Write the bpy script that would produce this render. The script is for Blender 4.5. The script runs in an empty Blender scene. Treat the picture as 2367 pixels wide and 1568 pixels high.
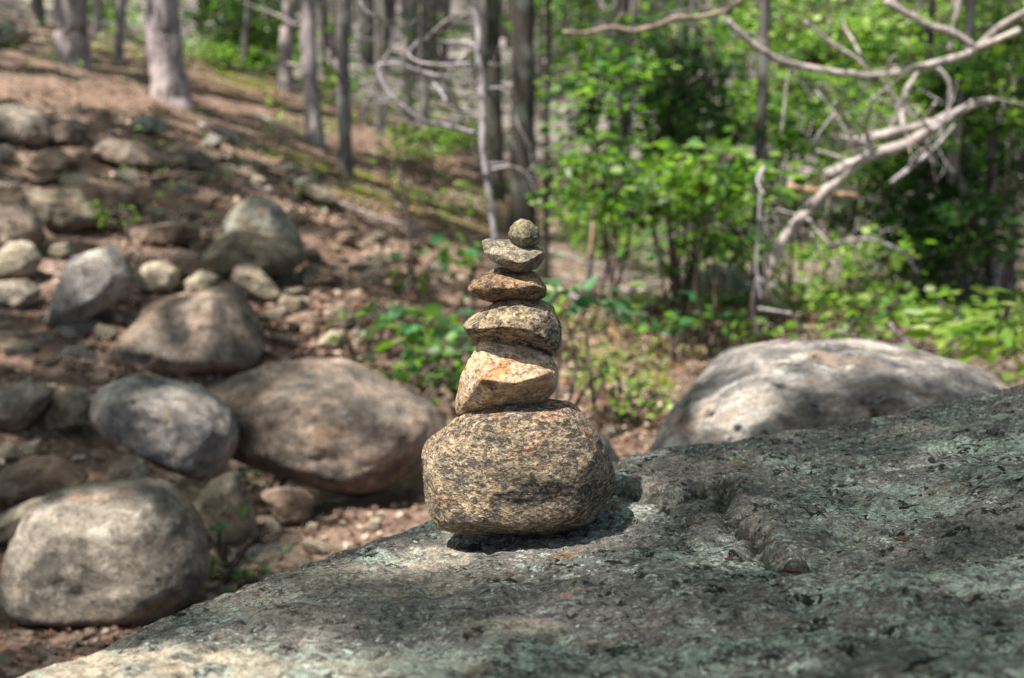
import bpy, bmesh, math, random
import numpy as np
from mathutils import Vector

random.seed(7)
rng = np.random.default_rng(7)
S = bpy.context.scene
C = S.collection
R = math.radians

# ------------------------------------------------------------ camera, sky, sun
CAMZ = 1.1
PITCH = R(9)
cam_d = bpy.data.cameras.new('camera')
cam_d.lens = 50; cam_d.sensor_width = 36
cam_d.clip_start = 0.05; cam_d.clip_end = 600
cam_d.dof.use_dof = True
cam_d.dof.focus_distance = 1.59
cam_d.dof.aperture_fstop = 4.8
cam_d.dof.aperture_blades = 7
cam = bpy.data.objects.new('camera', cam_d); C.objects.link(cam)
cam.location = (0, 0, CAMZ); cam.rotation_euler = (R(90) - PITCH, 0, 0)
S.camera = cam

SUN = np.array([-0.36, -0.33, 0.87]); SUN /= np.linalg.norm(SUN)   # towards the sun
w = bpy.data.worlds.new('World'); S.world = w; w.use_nodes = True
nt = w.node_tree; nt.nodes.clear()
sky = nt.nodes.new('ShaderNodeTexSky'); sky.sky_type = 'NISHITA'; sky.sun_disc = False
sky.air_density = 0.7; sky.dust_density = 3.0; sky.ozone_density = 0.6
sky.sun_elevation = math.asin(SUN[2]); sky.sun_rotation = math.atan2(SUN[0], SUN[1])
bg = nt.nodes.new('ShaderNodeBackground'); bg.inputs['Strength'].default_value = 0.105
wo = nt.nodes.new('ShaderNodeOutputWorld')
nt.links.new(sky.outputs[0], bg.inputs[0]); nt.links.new(bg.outputs[0], wo.inputs[0])
sd = bpy.data.lights.new('sun', 'SUN'); sd.energy = 5.0; sd.angle = R(0.5); sd.color = (1.0, 0.945, 0.86)
so = bpy.data.objects.new('sun', sd); C.objects.link(so)
so.location = (0, 0, 12)
so.rotation_euler = Vector(-SUN).to_track_quat('-Z', 'Y').to_euler()
S.view_settings.view_transform = 'Standard'; S.view_settings.look = 'None'
S.view_settings.gamma = 1; S.view_settings.use_curve_mapping = False
S.view_settings.exposure = 1.06
S.cycles.max_bounces = 6; S.cycles.transparent_max_bounces = 8
S.cycles.use_denoising = True; S.cycles.denoising_input_passes = 'RGB_ALBEDO_NORMAL'; S.cycles.denoising_prefilter = 'NONE'

# ------------------------------------------------------------ pixels to places
F = 50 / 36 * 2367.0
FW = np.array([0, math.cos(PITCH), -math.sin(PITCH)]); UP = np.array([0, math.sin(PITCH), math.cos(PITCH)])
def ray(dx, dy):
    return np.array([1.0, 0, 0]) * ((dx - 1183.5) / F) + UP * (-(dy - 784) / F) + FW
def at(dx, dy, Y):
    r = ray(dx, dy); return np.array([0, 0, CAMZ]) + r * (Y / r[1])
K = 1.0562
def z1(x, y): return (x / 2.529 / K, y / 2.529 / K)
def z4(x, y): return ((800 + x / 2.529) / K, y / 2.529 / K)
def z5(x, y): return ((1650 + x / 2.529) / K, y / 2.529 / K)
def z6(x, y): return ((1600 + x / 2.412) / K, (500 + y / 2.412) / K)
def z8(x, y): return ((1300 + x / 1.9725) / K, (1000 + y / 1.9725) / K)
def c7(x, y): return ((1000 + x / 1.845) / K, (500 + y / 1.845) / K)

# ------------------------------------------------------------ noise
_perm = np.random.default_rng(3).permutation(256).astype(np.int64); _perm = np.concatenate([_perm, _perm, _perm])
_g = np.random.default_rng(4).normal(size=(256, 3)); _g /= np.linalg.norm(_g, axis=1)[:, None]
def perlin(p):
    p = np.asarray(p, float); i = np.floor(p).astype(np.int64); f = p - i; i &= 255
    u = f * f * f * (f * (f * 6 - 15) + 10)
    out = 0
    for a in (0, 1):
        for b in (0, 1):
            for c in (0, 1):
                h = _perm[_perm[_perm[i[:, 0] + a] + i[:, 1] + b] + i[:, 2] + c]
                d = (_g[h] * (f - np.array([a, b, c]))).sum(1)
                wgt = (u[:, 0] if a else 1 - u[:, 0]) * (u[:, 1] if b else 1 - u[:, 1]) * (u[:, 2] if c else 1 - u[:, 2])
                out = out + wgt * d
    return out
def fbm(p, oct=4, gain=0.5):
    p = np.asarray(p, float); a = 1.0; s = 0
    for k in range(oct):
        s = s + a * perlin(p * (2.03 ** k) + 17.3 * k); a *= gain
    return s
def sstep(a, b, x):
    t = np.clip((x - a) / (b - a), 0, 1); return t * t * (3 - 2 * t)

class TPS:
    def __init__(s, P, z, lam=1e-4):
        P = np.array(P, float); n = len(P); s.P = P
        A = np.zeros((n + 3, n + 3)); A[:n, :n] = s.U(P, P) + lam * np.eye(n)
        A[:n, n] = 1; A[:n, n + 1:] = P; A[n, :n] = 1; A[n + 1:, :n] = P.T
        s.w = np.linalg.solve(A, np.concatenate([z, [0, 0, 0]]))
    def U(s, a, b):
        r2 = ((a[:, None] - b[None]) ** 2).sum(2); return 0.5 * r2 * np.log(r2 + 1e-9)
    def __call__(s, Q):
        Q = np.atleast_2d(np.asarray(Q, float)); out = []
        for k in range(0, len(Q), 20000):
            q = Q[k:k + 20000]; out.append(s.U(q, s.P) @ s.w[:-3] + s.w[-3] + q @ s.w[-2:])
        return np.concatenate(out)

# ------------------------------------------------------------ mesh helpers
def mesh_np(name, V, Fc, smooth=True, tint=None):
    """V: (n,3), Fc: list of arrays of faces with equal side counts or one such array"""
    if not isinstance(Fc, list): Fc = [Fc]
    Fc = [np.asarray(f) for f in Fc if len(f)]
    m = bpy.data.meshes.new(name)
    loops = np.concatenate([f.ravel() for f in Fc]).astype(np.int32)
    tot = np.concatenate([np.full(len(f), f.shape[1], np.int32) for f in Fc])
    st = np.concatenate([[0], np.cumsum(tot)[:-1]]).astype(np.int32)
    m.vertices.add(len(V)); m.vertices.foreach_set('co', np.asarray(V, np.float32).ravel())
    m.loops.add(len(loops)); m.loops.foreach_set('vertex_index', loops)
    m.polygons.add(len(tot)); m.polygons.foreach_set('loop_start', st); m.polygons.foreach_set('loop_total', tot)
    if smooth: m.polygons.foreach_set('use_smooth', np.ones(len(tot), bool))
    m.update(calc_edges=True)
    if tint is not None:
        a = m.attributes.new('tint', 'FLOAT_COLOR', 'POINT')
        t = np.ones((len(V), 4), np.float32); t[:, :tint.shape[1]] = tint
        a.data.foreach_set('color', t.ravel())
    return m
def link(name, mesh, mat, parent=None, loc=None):
    o = bpy.data.objects.new(name, mesh); C.objects.link(o)
    if mat is not None:
        mesh.materials.clear(); mesh.materials.append(mat)
    if parent is not None: o.parent = parent
    if loc is not None: o.location = loc
    return o
def tag(o, label=None, cat=None, group=None, kind=None):
    if label: o['label'] = label
    if cat: o['category'] = cat
    if group: o['group'] = group
    if kind: o['kind'] = kind
    return o
def thing(name, loc, label, cat, group=None):
    o = bpy.data.objects.new(name, None); C.objects.link(o); o.location = loc; o.empty_display_size = 0.1
    return tag(o, label, cat, group)

class Tubes:
    def __init__(s): s.V = []; s.F = []; s.n = 0
    def add(s, pts, rad, seg=8, wob=0.0, sub=3, cap=True):
        pts = np.array(pts, float); rad = np.array(rad, float) * np.ones(len(pts))
        if sub > 1 and len(pts) > 2:       # Catmull-Rom
            P = np.vstack([2 * pts[0] - pts[1], pts, 2 * pts[-1] - pts[-2]]); o = []; ro = []
            for i in range(len(pts) - 1):
                for t in np.arange(sub) / sub:
                    a, b, c, d = P[i:i + 4]
                    o.append(0.5 * (2 * b + (c - a) * t + (2 * a - 5 * b + 4 * c - d) * t * t + (3 * b - a - 3 * c + d) * t ** 3)); ro.append(rad[i] * (1 - t) + rad[i + 1] * t)
            o.append(pts[-1]); ro.append(rad[-1]); pts = np.array(o); rad = np.array(ro)
        T = np.gradient(pts, axis=0); T /= np.linalg.norm(T, axis=1)[:, None] + 1e-12
        ref = np.array([0.3, 0.9, 0.2]) if abs(T[0][2]) > 0.7 else np.array([0, 0, 1.0])
        A = np.cross(T, ref); A /= np.linalg.norm(A, axis=1)[:, None] + 1e-12
        B = np.cross(T, A)
        th = np.arange(seg) * 2 * math.pi / seg
        rr = rad[:, None] * np.ones(seg)
        if wob:
            q = pts[:, None, :] + 0 * th[None, :, None] + np.stack([np.cos(th), np.sin(th), 0 * th], 1)[None] * 0.07
            nz = fbm(q.reshape(-1, 3) * 12, 3).reshape(len(pts), seg); rr = rr * (1 + wob * nz)
        V = pts[:, None] + rr[..., None] * (A[:, None] * np.cos(th)[None, :, None] + B[:, None] * np.sin(th)[None, :, None])
        n = len(pts); i = np.arange(n - 1)[:, None] * seg; j = np.arange(seg)[None]; j2 = (j + 1) % seg
        Fq = np.stack([i + j, i + j2, i + seg + j2, i + seg + j], 2).reshape(-1, 4) + s.n
        s.V.append(V.reshape(-1, 3)); s.F.append(Fq); s.n += n * seg
        if cap:
            for k, e in ((0, pts[0]), (n - 1, pts[-1])):
                s.V.append(e[None]); c = s.n; s.n += 1
                base = c - n * seg - (1 if k else 0)
                a = base + k * seg + np.arange(seg); b = base + k * seg + (np.arange(seg) + 1) % seg
                s.F.append(np.stack([a, b, np.full(seg, c)], 1) if k else np.stack([b, a, np.full(seg, c)], 1))
    def mesh(s, name, origin=(0, 0, 0)):
        q = [f for f in s.F if f.shape[1] == 4]; t = [f for f in s.F if f.shape[1] == 3]
        L = [np.concatenate(q)] + ([np.concatenate(t)] if t else [])
        return mesh_np(name, np.concatenate(s.V) - np.array(origin), L)

def leaf_mesh(name, P, size, up=0.6, cols=None, origin=(0, 0, 0), long=1.7, fold=0.25, dirs=None, lobes=False, tipdown=0.2, rg=None):
    """many small leaves, each a folded pointed blade; P centres, size array"""
    rg = rg or rng
    P = np.asarray(P, float); n = len(P); size = np.ones(n) * size
    if dirs is None:
        a = rg.uniform(0, 2 * math.pi, n); dirs = np.stack([np.cos(a), np.sin(a), rg.normal(-tipdown, 0.3, n)], 1)
    dirs = dirs / np.linalg.norm(dirs, axis=1)[:, None]
    nz = rg.normal(size=(n, 3)) * (1 - up) + np.array([0, 0, 1.0]) * up
    nz -= (nz * dirs).sum(1)[:, None] * dirs; nz /= np.linalg.norm(nz, axis=1)[:, None] + 1e-9
    sd_ = np.cross(nz, dirs)
    L = size[:, None]; W = L / long
    if lobes:   # broad, lobed blade
        k = [(-.5, 0, 0), (-.25, .5, 1), (0.0, .36, .7), (.2, .55, 1), (.22, .25, .5), (.5, 0, 0), (.22, -.25, .5), (.2, -.55, 1), (0, -.36, .7), (-.25, -.5, 1)]
    else:
        k = [(-.5, 0, 0), (-.12, .5, 1), (.22, .36, .8), (.5, 0, 0), (.22, -.36, .8), (-.12, -.5, 1)]
    m = len(k)
    V = np.stack([P + dirs * L * a + sd_ * W * b + nz * W * fold * c * 0.6 for a, b, c in k], 1).reshape(-1, 3) - np.array(origin)
    base = np.arange(n)[:, None] * m
    h = m // 2
    f1 = base + np.arange(0, h + 1)[None]; f2 = base + np.array([0] + list(range(h, m)))[None]
    t = None
    if cols is not None: t = np.repeat(np.asarray(cols, float), m, 0)
    return mesh_np(name, V, [np.concatenate([f1, f2])] if f1.shape[1] == f2.shape[1] else [f1, f2], smooth=False, tint=t)

# ------------------------------------------------------------ materials
class NT:
    def __init__(s, name, rough=0.85, spec=0.3):
        s.m = bpy.data.materials.new(name); s.m.use_nodes = True; s.t = s.m.node_tree; s.t.nodes.clear()
        s.out = s.n('ShaderNodeOutputMaterial'); s.b = s.n('ShaderNodeBsdfPrincipled')
        s.b.inputs['Roughness'].default_value = rough; s.b.inputs['Specular IOR Level'].default_value = spec
        s.l(s.b.outputs[0], s.out.inputs[0])
    def n(s, t, **k):
        x = s.t.nodes.new(t)
        for a, b in k.items(): setattr(x, a, b)
        return x
    def l(s, a, b): s.t.links.new(a, b)
    def coord(s, kind='Object', scale=(1, 1, 1), rnd=True):
        tc = s.n('ShaderNodeTexCoord'); mp = s.n('ShaderNodeMapping'); mp.inputs['Scale'].default_value = scale
        s.l(tc.outputs[kind], mp.inputs['Vector'])
        if rnd:
            oi = s.n('ShaderNodeObjectInfo'); mu = s.n('ShaderNodeMath', operation='MULTIPLY'); mu.inputs[1].default_value = 50
            s.l(oi.outputs['Random'], mu.inputs[0]); s.l(mu.outputs[0], mp.inputs['Location'])
        return mp.outputs[0]
    def noise(s, v, scale, det=4, rough=0.55, dist=0.0):
        x = s.n('ShaderNodeTexNoise'); x.inputs['Scale'].default_value = scale; x.inputs['Detail'].default_value = det
        x.inputs['Roughness'].default_value = rough; x.inputs['Distortion'].default_value = dist
        s.l(v, x.inputs['Vector']); return x.outputs['Fac']
    def vor(s, v, scale, out='Color', feat='F1'):
        x = s.n('ShaderNodeTexVoronoi', feature=feat); x.inputs['Scale'].default_value = scale; s.l(v, x.inputs['Vector']); return x.outputs[out]
    def grains(s, v, scale, dens, soft=0.06, warp=0.0):
        # crystal grains: random value per cell compared with a density field
        if warp:
            nz = s.n('ShaderNodeTexNoise'); nz.inputs['Scale'].default_value = scale * 0.8; nz.inputs['Detail'].default_value = 2; s.l(v, nz.inputs['Vector'])
            ma = s.n('ShaderNodeVectorMath', operation='MULTIPLY_ADD'); ma.inputs[1].default_value = (warp / scale,) * 3; s.l(nz.outputs['Color'], ma.inputs[0]); s.l(v, ma.inputs[2]); v = ma.outputs[0]
        c = s.sep(s.vor(v, scale))
        x = s.n('ShaderNodeMapRange', interpolation_type='SMOOTHSTEP'); x.inputs['From Min'].default_value = -soft; x.inputs['From Max'].default_value = soft
        s.l(s.math('SUBTRACT', dens, c[0]), x.inputs[0]); return x.outputs[0], c[1]
    def ramp(s, f, stops, interp='LINEAR'):
        r = s.n('ShaderNodeValToRGB'); r.color_ramp.interpolation = interp; e = r.color_ramp.elements
        while len(e) < len(stops): e.new(0.5)
        for k, (p, c) in enumerate(stops):
            e[k].position = p; e[k].color = (*c, 1) if len(c) == 3 else c
        s.l(f, r.inputs[0]); return r.outputs[0]
    def mask(s, f, a, b):
        r = s.n('ShaderNodeMapRange', interpolation_type='SMOOTHSTEP'); r.inputs['From Min'].default_value = a; r.inputs['From Max'].default_value = b
        s.l(f, r.inputs[0]); return r.outputs[0]
    def mix(s, f, a, b, mode='MIX'):
        x = s.n('ShaderNodeMix', data_type='RGBA', blend_type=mode)
        if isinstance(f, (int, float)): x.inputs[0].default_value = f
        else: s.l(f, x.inputs[0])
        for k, v in ((6, a), (7, b)):
            if isinstance(v, tuple): x.inputs[k].default_value = (*v, 1)
            else: s.l(v, x.inputs[k])
        return x.outputs[2]
    def math(s, op, a, b):
        x = s.n('ShaderNodeMath', operation=op)
        for k, v in ((0, a), (1, b)):
            if isinstance(v, (int, float)): x.inputs[k].default_value = v
            else: s.l(v, x.inputs[k])
        return x.outputs[0]
    def attr(s, name='tint'):
        x = s.n('ShaderNodeAttribute', attribute_name=name); return x.outputs['Color']
    def sep(s, c):
        x = s.n('ShaderNodeSeparateColor'); s.l(c, x.inputs[0]); return x.outputs
    def bump(s, f, dist=0.01, strength=1.0, prev=None):
        x = s.n('ShaderNodeBump'); x.inputs['Distance'].default_value = dist; x.inputs['Strength'].default_value = strength
        s.l(f, x.inputs['Height'])
        if prev is not None: s.l(prev, x.inputs['Normal'])
        return x.outputs[0]
    def fin(s, col, normal=None):
        s.l(col, s.b.inputs['Base Color'])
        if normal is not None: s.l(normal, s.b.inputs['Normal'])
        return s.m

def rock_mat(name, c1, c2, c3, speck=(0.03, 0.028, 0.025), spk=(0.58, 0.68), sscale=45, big=6, lichen=None, lth=(0.56, 0.64), stretch=(1, 1, 1), fine=120, bump=0.005, rough=0.92, mid=0.65, stain=(0.30, 0.19, 0.12)):
    t = NT(name, rough, 0.2)
    v = t.coord('Object', stretch)
    a = t.noise(v, big, 6, 0.65, 0.5)
    col = t.ramp(a, [(0.36, c1), (0.5, c2), (0.64, c3)])
    st = t.noise(v, big * 0.8, 5, 0.6, 0.4); col = t.mix(t.math('MULTIPLY', t.mask(st, 0.55, 0.68), 0.55), col, stain)
    m = t.noise(v, 26, 7, 0.75, 0.3)
    col = t.mix(mid, col, t.ramp(m, [(0.34, (0.12, 0.12, 0.12)), (0.5, (0.48, 0.48, 0.48)), (0.66, (0.9, 0.9, 0.9))]), 'OVERLAY')
    b = t.noise(v, fine, 3, 0.7)
    col = t.mix(0.6, col, t.ramp(b, [(0.3, (0.2, 0.2, 0.2)), (0.7, (0.8, 0.8, 0.8))]), 'OVERLAY')
    c = t.noise(v, sscale, 6, 0.72, 0.3)
    col = t.mix(t.mask(c, *spk), col, speck)
    if lichen:
        d = t.noise(v, big * 2.0, 8, 0.75, 0.6)
        col = t.mix(t.math('MULTIPLY', t.mask(d, *lth), t.mask(m, 0.38, 0.5)), col, lichen)
    bn = t.bump(m, bump * 3, 0.8); bn = t.bump(b, bump * 0.5, 0.8, bn); bn = t.bump(c, bump, 0.8, bn)
    return t.fin(col, bn)

M = {}
M['grey'] = rock_mat('grey_granite', (0.13, 0.115, 0.098), (0.23, 0.20, 0.165), (0.34, 0.29, 0.235), lichen=(0.40, 0.38, 0.33))
M['olive'] = rock_mat('olive_granite', (0.12, 0.105, 0.08), (0.20, 0.17, 0.125), (0.28, 0.23, 0.165), lichen=(0.24, 0.25, 0.2))
M['tan'] = rock_mat('tan_granite', (0.10, 0.09, 0.08), (0.20, 0.16, 0.13), (0.42, 0.31, 0.24), big=5, lichen=(0.36, 0.34, 0.35), lth=(0.6, 0.66))
M['lilac'] = rock_mat('lilac_grey_granite', (0.13, 0.12, 0.12), (0.25, 0.23, 0.215), (0.38, 0.34, 0.30), lichen=(0.42, 0.40, 0.38), stain=(0.24, 0.2, 0.14))
M['pale'] = rock_mat('pale_granite', (0.2, 0.175, 0.13), (0.3, 0.26, 0.19), (0.42, 0.36, 0.28), spk=(0.66, 0.76), mid=.6)
M['pinkish'] = rock_mat('pinkish_granite', (0.13, 0.095, 0.075), (0.22, 0.155, 0.115), (0.34, 0.25, 0.19))
M['greenish'] = rock_mat('lichened_granite', (0.12, 0.11, 0.09), (0.19, 0.175, 0.14), (0.26, 0.24, 0.19), lichen=(0.28, 0.30, 0.26), lth=(0.48, 0.58))
M['streaky'] = rock_mat('streaked_granite', (0.07, 0.066, 0.066), (0.18, 0.168, 0.158), (0.42, 0.365, 0.32), big=7.5, stretch=(0.8, 1, 1.25), spk=(0.56, 0.66), sscale=16, lichen=(0.38, 0.40, 0.38), lth=(0.57, 0.63))

def gneiss(name, light, mid, dark, rust=None, stretch=(1, 1, 2.0), s=130, th=(0.49, 0.62), bumpd=0.003, rustth=(0.5, 0.62), grain=0.9, cloud=(0.5, 0.5, 0.5)):
    t = NT(name, 0.85, 0.3)
    v = t.coord('Object', stretch, rnd=True)
    big = t.noise(v, 14, 6, 0.65, 0.4)
    col = t.ramp(big, [(0.36, mid), (0.6, light)])
    if rust:
        r = t.noise(v, 17, 6, 0.7, 0.5); col = t.mix(t.math('MULTIPLY', t.mask(r, *rustth), 0.85), col, rust)
    g1_ = t.noise(v, 70, 6, 0.75, 0.6)
    col = t.mix(grain, col, t.ramp(g1_, [(0.32, (0.10, 0.10, 0.11)), (0.5, (0.5, 0.5, 0.5)), (0.68, (0.92, 0.9, 0.86))]), 'OVERLAY')
    f = t.noise(v, 260, 3, 0.75)
    col = t.mix(0.85, col, t.ramp(f, [(0.28, (0.15, 0.15, 0.15)), (0.72, (0.85, 0.85, 0.85))]), 'OVERLAY')
    sp = t.noise(v, s * 0.62, 6, 0.75, 0.3)
    reg = t.noise(v, 12, 4, 0.6)
    sp2 = t.math('ADD', sp, t.math('MULTIPLY', t.math('SUBTRACT', reg, 0.5), 0.32))
    dens = t.math('MULTIPLY', t.mask(sp2, th[0] - 0.06, th[1] + 0.03), 0.95)
    gr, rv = t.grains(v, s * 2.6, dens, 0.10, 1.6)
    gr2, rv2 = t.grains(v, s * 1.3, dens, 0.16, 1.6)
    col = t.mix(0.5, col, t.ramp(rv, [(0.0, (0.22, 0.22, 0.24)), (0.5, (0.5, 0.5, 0.5)), (1.0, (0.82, 0.80, 0.78))]), 'OVERLAY')
    col = t.mix(t.math('MULTIPLY', t.math('MAXIMUM', gr, t.math('MULTIPLY', gr2, 0.75)), 0.9), col, dark)
    w2 = t.noise(v, 300, 2, 0.5)
    col = t.mix(t.math('MULTIPLY', t.mask(w2, 0.64, 0.72), 0.5), col, (0.5, 0.45, 0.36))
    bn = t.bump(g1_, bumpd * 1.6, 0.9); bn = t.bump(f, bumpd * 0.4, 0.8, bn); bn = t.bump(sp2, bumpd * 0.7, -0.0 + 0.5, bn)
    return t.fin(col, bn)
G = dict(
    base=gneiss('speckled_gold_gneiss', (0.43, 0.315, 0.20), (0.265, 0.215, 0.15), (0.04, 0.038, 0.037), rust=(0.40, 0.20, 0.11), rustth=(0.55, 0.66), th=(0.475, 0.60), s=150),
    quartz=gneiss('rusty_quartz_stone', (0.54, 0.41, 0.28), (0.40, 0.255, 0.14), (0.07, 0.06, 0.05), rust=(0.42, 0.20, 0.08), rustth=(0.5, 0.62), stretch=(1, 1, 1.2), s=80, th=(0.62, 0.72), grain=.75),
    spotted=gneiss('black_spotted_tan_stone', (0.32, 0.245, 0.155), (0.20, 0.178, 0.138), (0.025, 0.024, 0.025), stretch=(1, 1, 1.2), s=115, th=(0.51, 0.60)),
    brown=gneiss('orange_brown_stone', (0.30, 0.185, 0.10), (0.18, 0.125, 0.08), (0.04, 0.033, 0.028), rust=(0.30, 0.14, 0.06), s=130, stretch=(1, 1, 1.2), th=(0.54, 0.64)),
    slab=gneiss('grey_tan_stone', (0.28, 0.235, 0.165), (0.17, 0.152, 0.115), (0.045, 0.042, 0.038), s=90, stretch=(1, 1, 1.2), th=(0.58, 0.68)),
    top=gneiss('olive_grey_stone', (0.26, 0.225, 0.125), (0.145, 0.135, 0.092), (0.045, 0.045, 0.04), s=80, stretch=(1, 1, 1), th=(0.57, 0.66)))

def lichen_mat():
    t = NT('lichen_covered_granite', 0.92, 0.2)
    v = t.coord('Object', (1, 1, 1), rnd=False)
    n1 = t.noise(v, 9, 5, 0.6, 0.4)
    col = t.ramp(n1, [(0.3, (0.085, 0.081, 0.077)), (0.5, (0.14, 0.131, 0.121)), (0.7, (0.205, 0.182, 0.158))])
    f = t.noise(v, 320, 3, 0.7)
    col = t.mix(0.85, col, t.ramp(f, [(0.3, (0.1, 0.1, 0.1)), (0.7, (0.9, 0.9, 0.9))]), 'OVERLAY')
    f2 = t.noise(v, 75, 6, 0.8); col = t.mix(0.8, col, t.ramp(f2, [(0.32, (0.12, 0.12, 0.12)), (0.68, (0.88, 0.88, 0.88))]), 'OVERLAY')
    # rusty worn patches
    rs = t.noise(v, 7, 5, 0.6, 0.5); col = t.mix(t.math('MULTIPLY', t.mask(rs, 0.62, 0.72), 0.75), col, (0.27, 0.15, 0.09))
    pc = t.noise(v, 5.2, 5, 0.6, 0.2)
    # crusty pale green lichen: regions filled with small granules
    reg = t.noise(v, 6, 5, 0.6, 0.2); gr = t.noise(v, 150, 6, 0.8, 0.0); md = t.noise(v, 38, 6, 0.75, 0.1)
    k = t.math('ADD', t.math('MULTIPLY', reg, 0.9), t.math('MULTIPLY', md, 0.95))
    dens = t.math('ADD', t.math('MULTIPLY', t.mask(k, 0.87, 1.14), 0.72), 0.03)
    ga, ra = t.grains(v, 300, dens, 0.10, 1.6); gb, rb = t.grains(v, 150, dens, 0.14, 1.6)
    lm = t.math('MAXIMUM', t.math('MULTIPLY', ga, 0.92), t.math('MULTIPLY', gb, 0.6))
    lc = t.ramp(ra, [(0.0, (0.20, 0.24, 0.205)), (0.6, (0.35, 0.42, 0.36)), (1.0, (0.52, 0.60, 0.52))])
    col = t.mix(0.45, col, t.ramp(rb, [(0.0, (0.2, 0.2, 0.2)), (1.0, (0.8, 0.8, 0.8))]), 'OVERLAY')
    col = t.mix(lm, col, lc)
    # lilac smooth crust patches
    ll = t.noise(v, 6.3, 8, 0.7, 0.3); vv = t.math('MULTIPLY', t.mask(ll, 0.66, 0.74), 0.45); col = t.mix(vv, col, (0.27, 0.26, 0.30))
    # black growth in pits
    bl = t.noise(v, 30, 6, 0.7, 0.2); bd = t.math('ADD', t.math('MULTIPLY', t.mask(bl, 0.53, 0.66), 0.85), 0.04); bm, _r = t.grains(v, 170, bd, 0.1, 1.8)
    col = t.mix(bm, col, (0.018, 0.02, 0.016))
    at_ = t.sep(t.attr('tint'))
    ln = t.noise(v, 90, 5, 0.7)
    col = t.mix(t.math('MULTIPLY', at_[0], t.mask(ln, 0.35, 0.55)), col, (0.02, 0.026, 0.015))  # black growth in pits, plus painted shade along the crack
    cream = t.mix(t.mask(gr, 0.42, 0.56), (0.26, 0.19, 0.14), (0.50, 0.46, 0.36))
    col = t.mix(t.math('MULTIPLY', at_[1], t.mask(t.noise(v, 22, 5, 0.7), 0.36, 0.56)), col, cream)  # cream tint paints sunlit patches into the boulder colour
    bn = t.bump(f, 0.0015, 0.8); bn = t.bump(gr, 0.004, 0.9, bn); bn = t.bump(md, 0.006, 0.7, bn)
    return t.fin(col, bn)
M['lichen'] = lichen_mat()

def ground_mat():
    t = NT('forest_floor', 0.95, 0.15)
    v = t.coord('Object', (1, 1, 1), rnd=False)
    a = t.noise(v, 1.6, 6, 0.65, 0.3)
    soil = t.ramp(a, [(0.36, (0.075, 0.052, 0.041)), (0.5, (0.155, 0.102, 0.078)), (0.64, (0.28, 0.19, 0.145))])
    cell = t.vor(v, 38); cs = t.sep(cell)
    lit = t.ramp(cs[0], [(0.0, (0.045, 0.032, 0.027)), (0.35, (0.09, 0.063, 0.05)), (0.6, (0.17, 0.118, 0.092)), (0.8, (0.28, 0.20, 0.16)), (0.97, (0.45, 0.37, 0.30))])
    col = t.mix(t.math('MULTIPLY', t.mask(t.noise(v, 2.6, 5, 0.7), 0.38, 0.6), 0.75), soil, lit)
    fine = t.noise(v, 60, 5, 0.7)
    col = t.mix(0.6, col, t.ramp(fine, [(0.3, (0.2, 0.2, 0.2)), (0.7, (0.8, 0.8, 0.8))]), 'OVERLAY')
    tt = t.sep(t.attr('tint'))
    nd = t.math('MULTIPLY', tt[1], t.mask(t.noise(v, 3, 5, 0.7), 0.3, 0.6))
    col = t.mix(nd, col, t.ramp(fine, [(0.3, (0.13, 0.08, 0.06)), (0.7, (0.40, 0.27, 0.205))]))
    mo = t.noise(v, 5, 6, 0.7); mossm = t.math('MULTIPLY', tt[0], t.mask(mo, 0.38, 0.56))
    col = t.mix(mossm, col, t.ramp(fine, [(0.3, (0.07, 0.09, 0.012)), (0.7, (0.24, 0.25, 0.03))]))
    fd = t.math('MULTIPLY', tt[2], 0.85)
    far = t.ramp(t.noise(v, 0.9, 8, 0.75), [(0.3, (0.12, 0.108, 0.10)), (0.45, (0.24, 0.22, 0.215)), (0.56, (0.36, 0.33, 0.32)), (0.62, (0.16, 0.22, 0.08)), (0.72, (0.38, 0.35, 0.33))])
    col = t.mix(fd, col, far)  # distant ground greyed and lightened in colour to suggest haze
    bn = t.bump(fine, 0.02, 0.7); bn = t.bump(cs[1], 0.012, 0.6, bn)
    return t.fin(col, bn)
M['ground'] = ground_mat()

def bark_mat(name, a, b, c, sz=(14, 14, 2.5), lichen=None, dark=(0.035, 0.03, 0.028)):
    t = NT(name, 0.92, 0.15)
    v = t.coord('Object', sz); n = t.noise(v, 1.2, 6, 0.7, 0.6)
    col = t.ramp(n, [(0.3, a), (0.5, b), (0.68, c)])
    v2 = t.coord('Object', (1, 1, 1)); p = t.noise(v2, 5, 5, 0.65)
    col = t.mix(t.math('MULTIPLY', t.mask(t.noise(v, 3.0, 6, 0.75), 0.49, 0.60), 0.85), col, dark)
    if lichen: col = t.mix(t.math('MULTIPLY', t.mask(p, 0.52, 0.62), 0.8), col, lichen)
    return t.fin(col, t.bump(n, 0.012, 0.9))
M['bark_pine'] = bark_mat('grey_pine_bark', (0.17, 0.15, 0.155), (0.31, 0.27, 0.28), (0.46, 0.40, 0.40), lichen=(0.46, 0.39, 0.37))
M['bark_dark'] = bark_mat('dark_bark', (0.03, 0.027, 0.023), (0.055, 0.05, 0.042), (0.09, 0.082, 0.072), lichen=(0.11, 0.12, 0.10))
M['bark_mid'] = bark_mat('grey_brown_bark', (0.10, 0.09, 0.085), (0.17, 0.15, 0.145), (0.26, 0.235, 0.225), lichen=(0.25, 0.25, 0.23))
M['deadwood'] = bark_mat('bleached_dead_wood', (0.15, 0.13, 0.12), (0.36, 0.315, 0.295), (0.56, 0.50, 0.47), (9, 9, 9), dark=(0.10, 0.085, 0.078))  # dark patches paint bands of leaf shade onto the wood
M['orangewood'] = bark_mat('orange_dead_wood', (0.22, 0.13, 0.08), (0.42, 0.27, 0.17), (0.55, 0.40, 0.28), (6, 6, 6))
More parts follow.
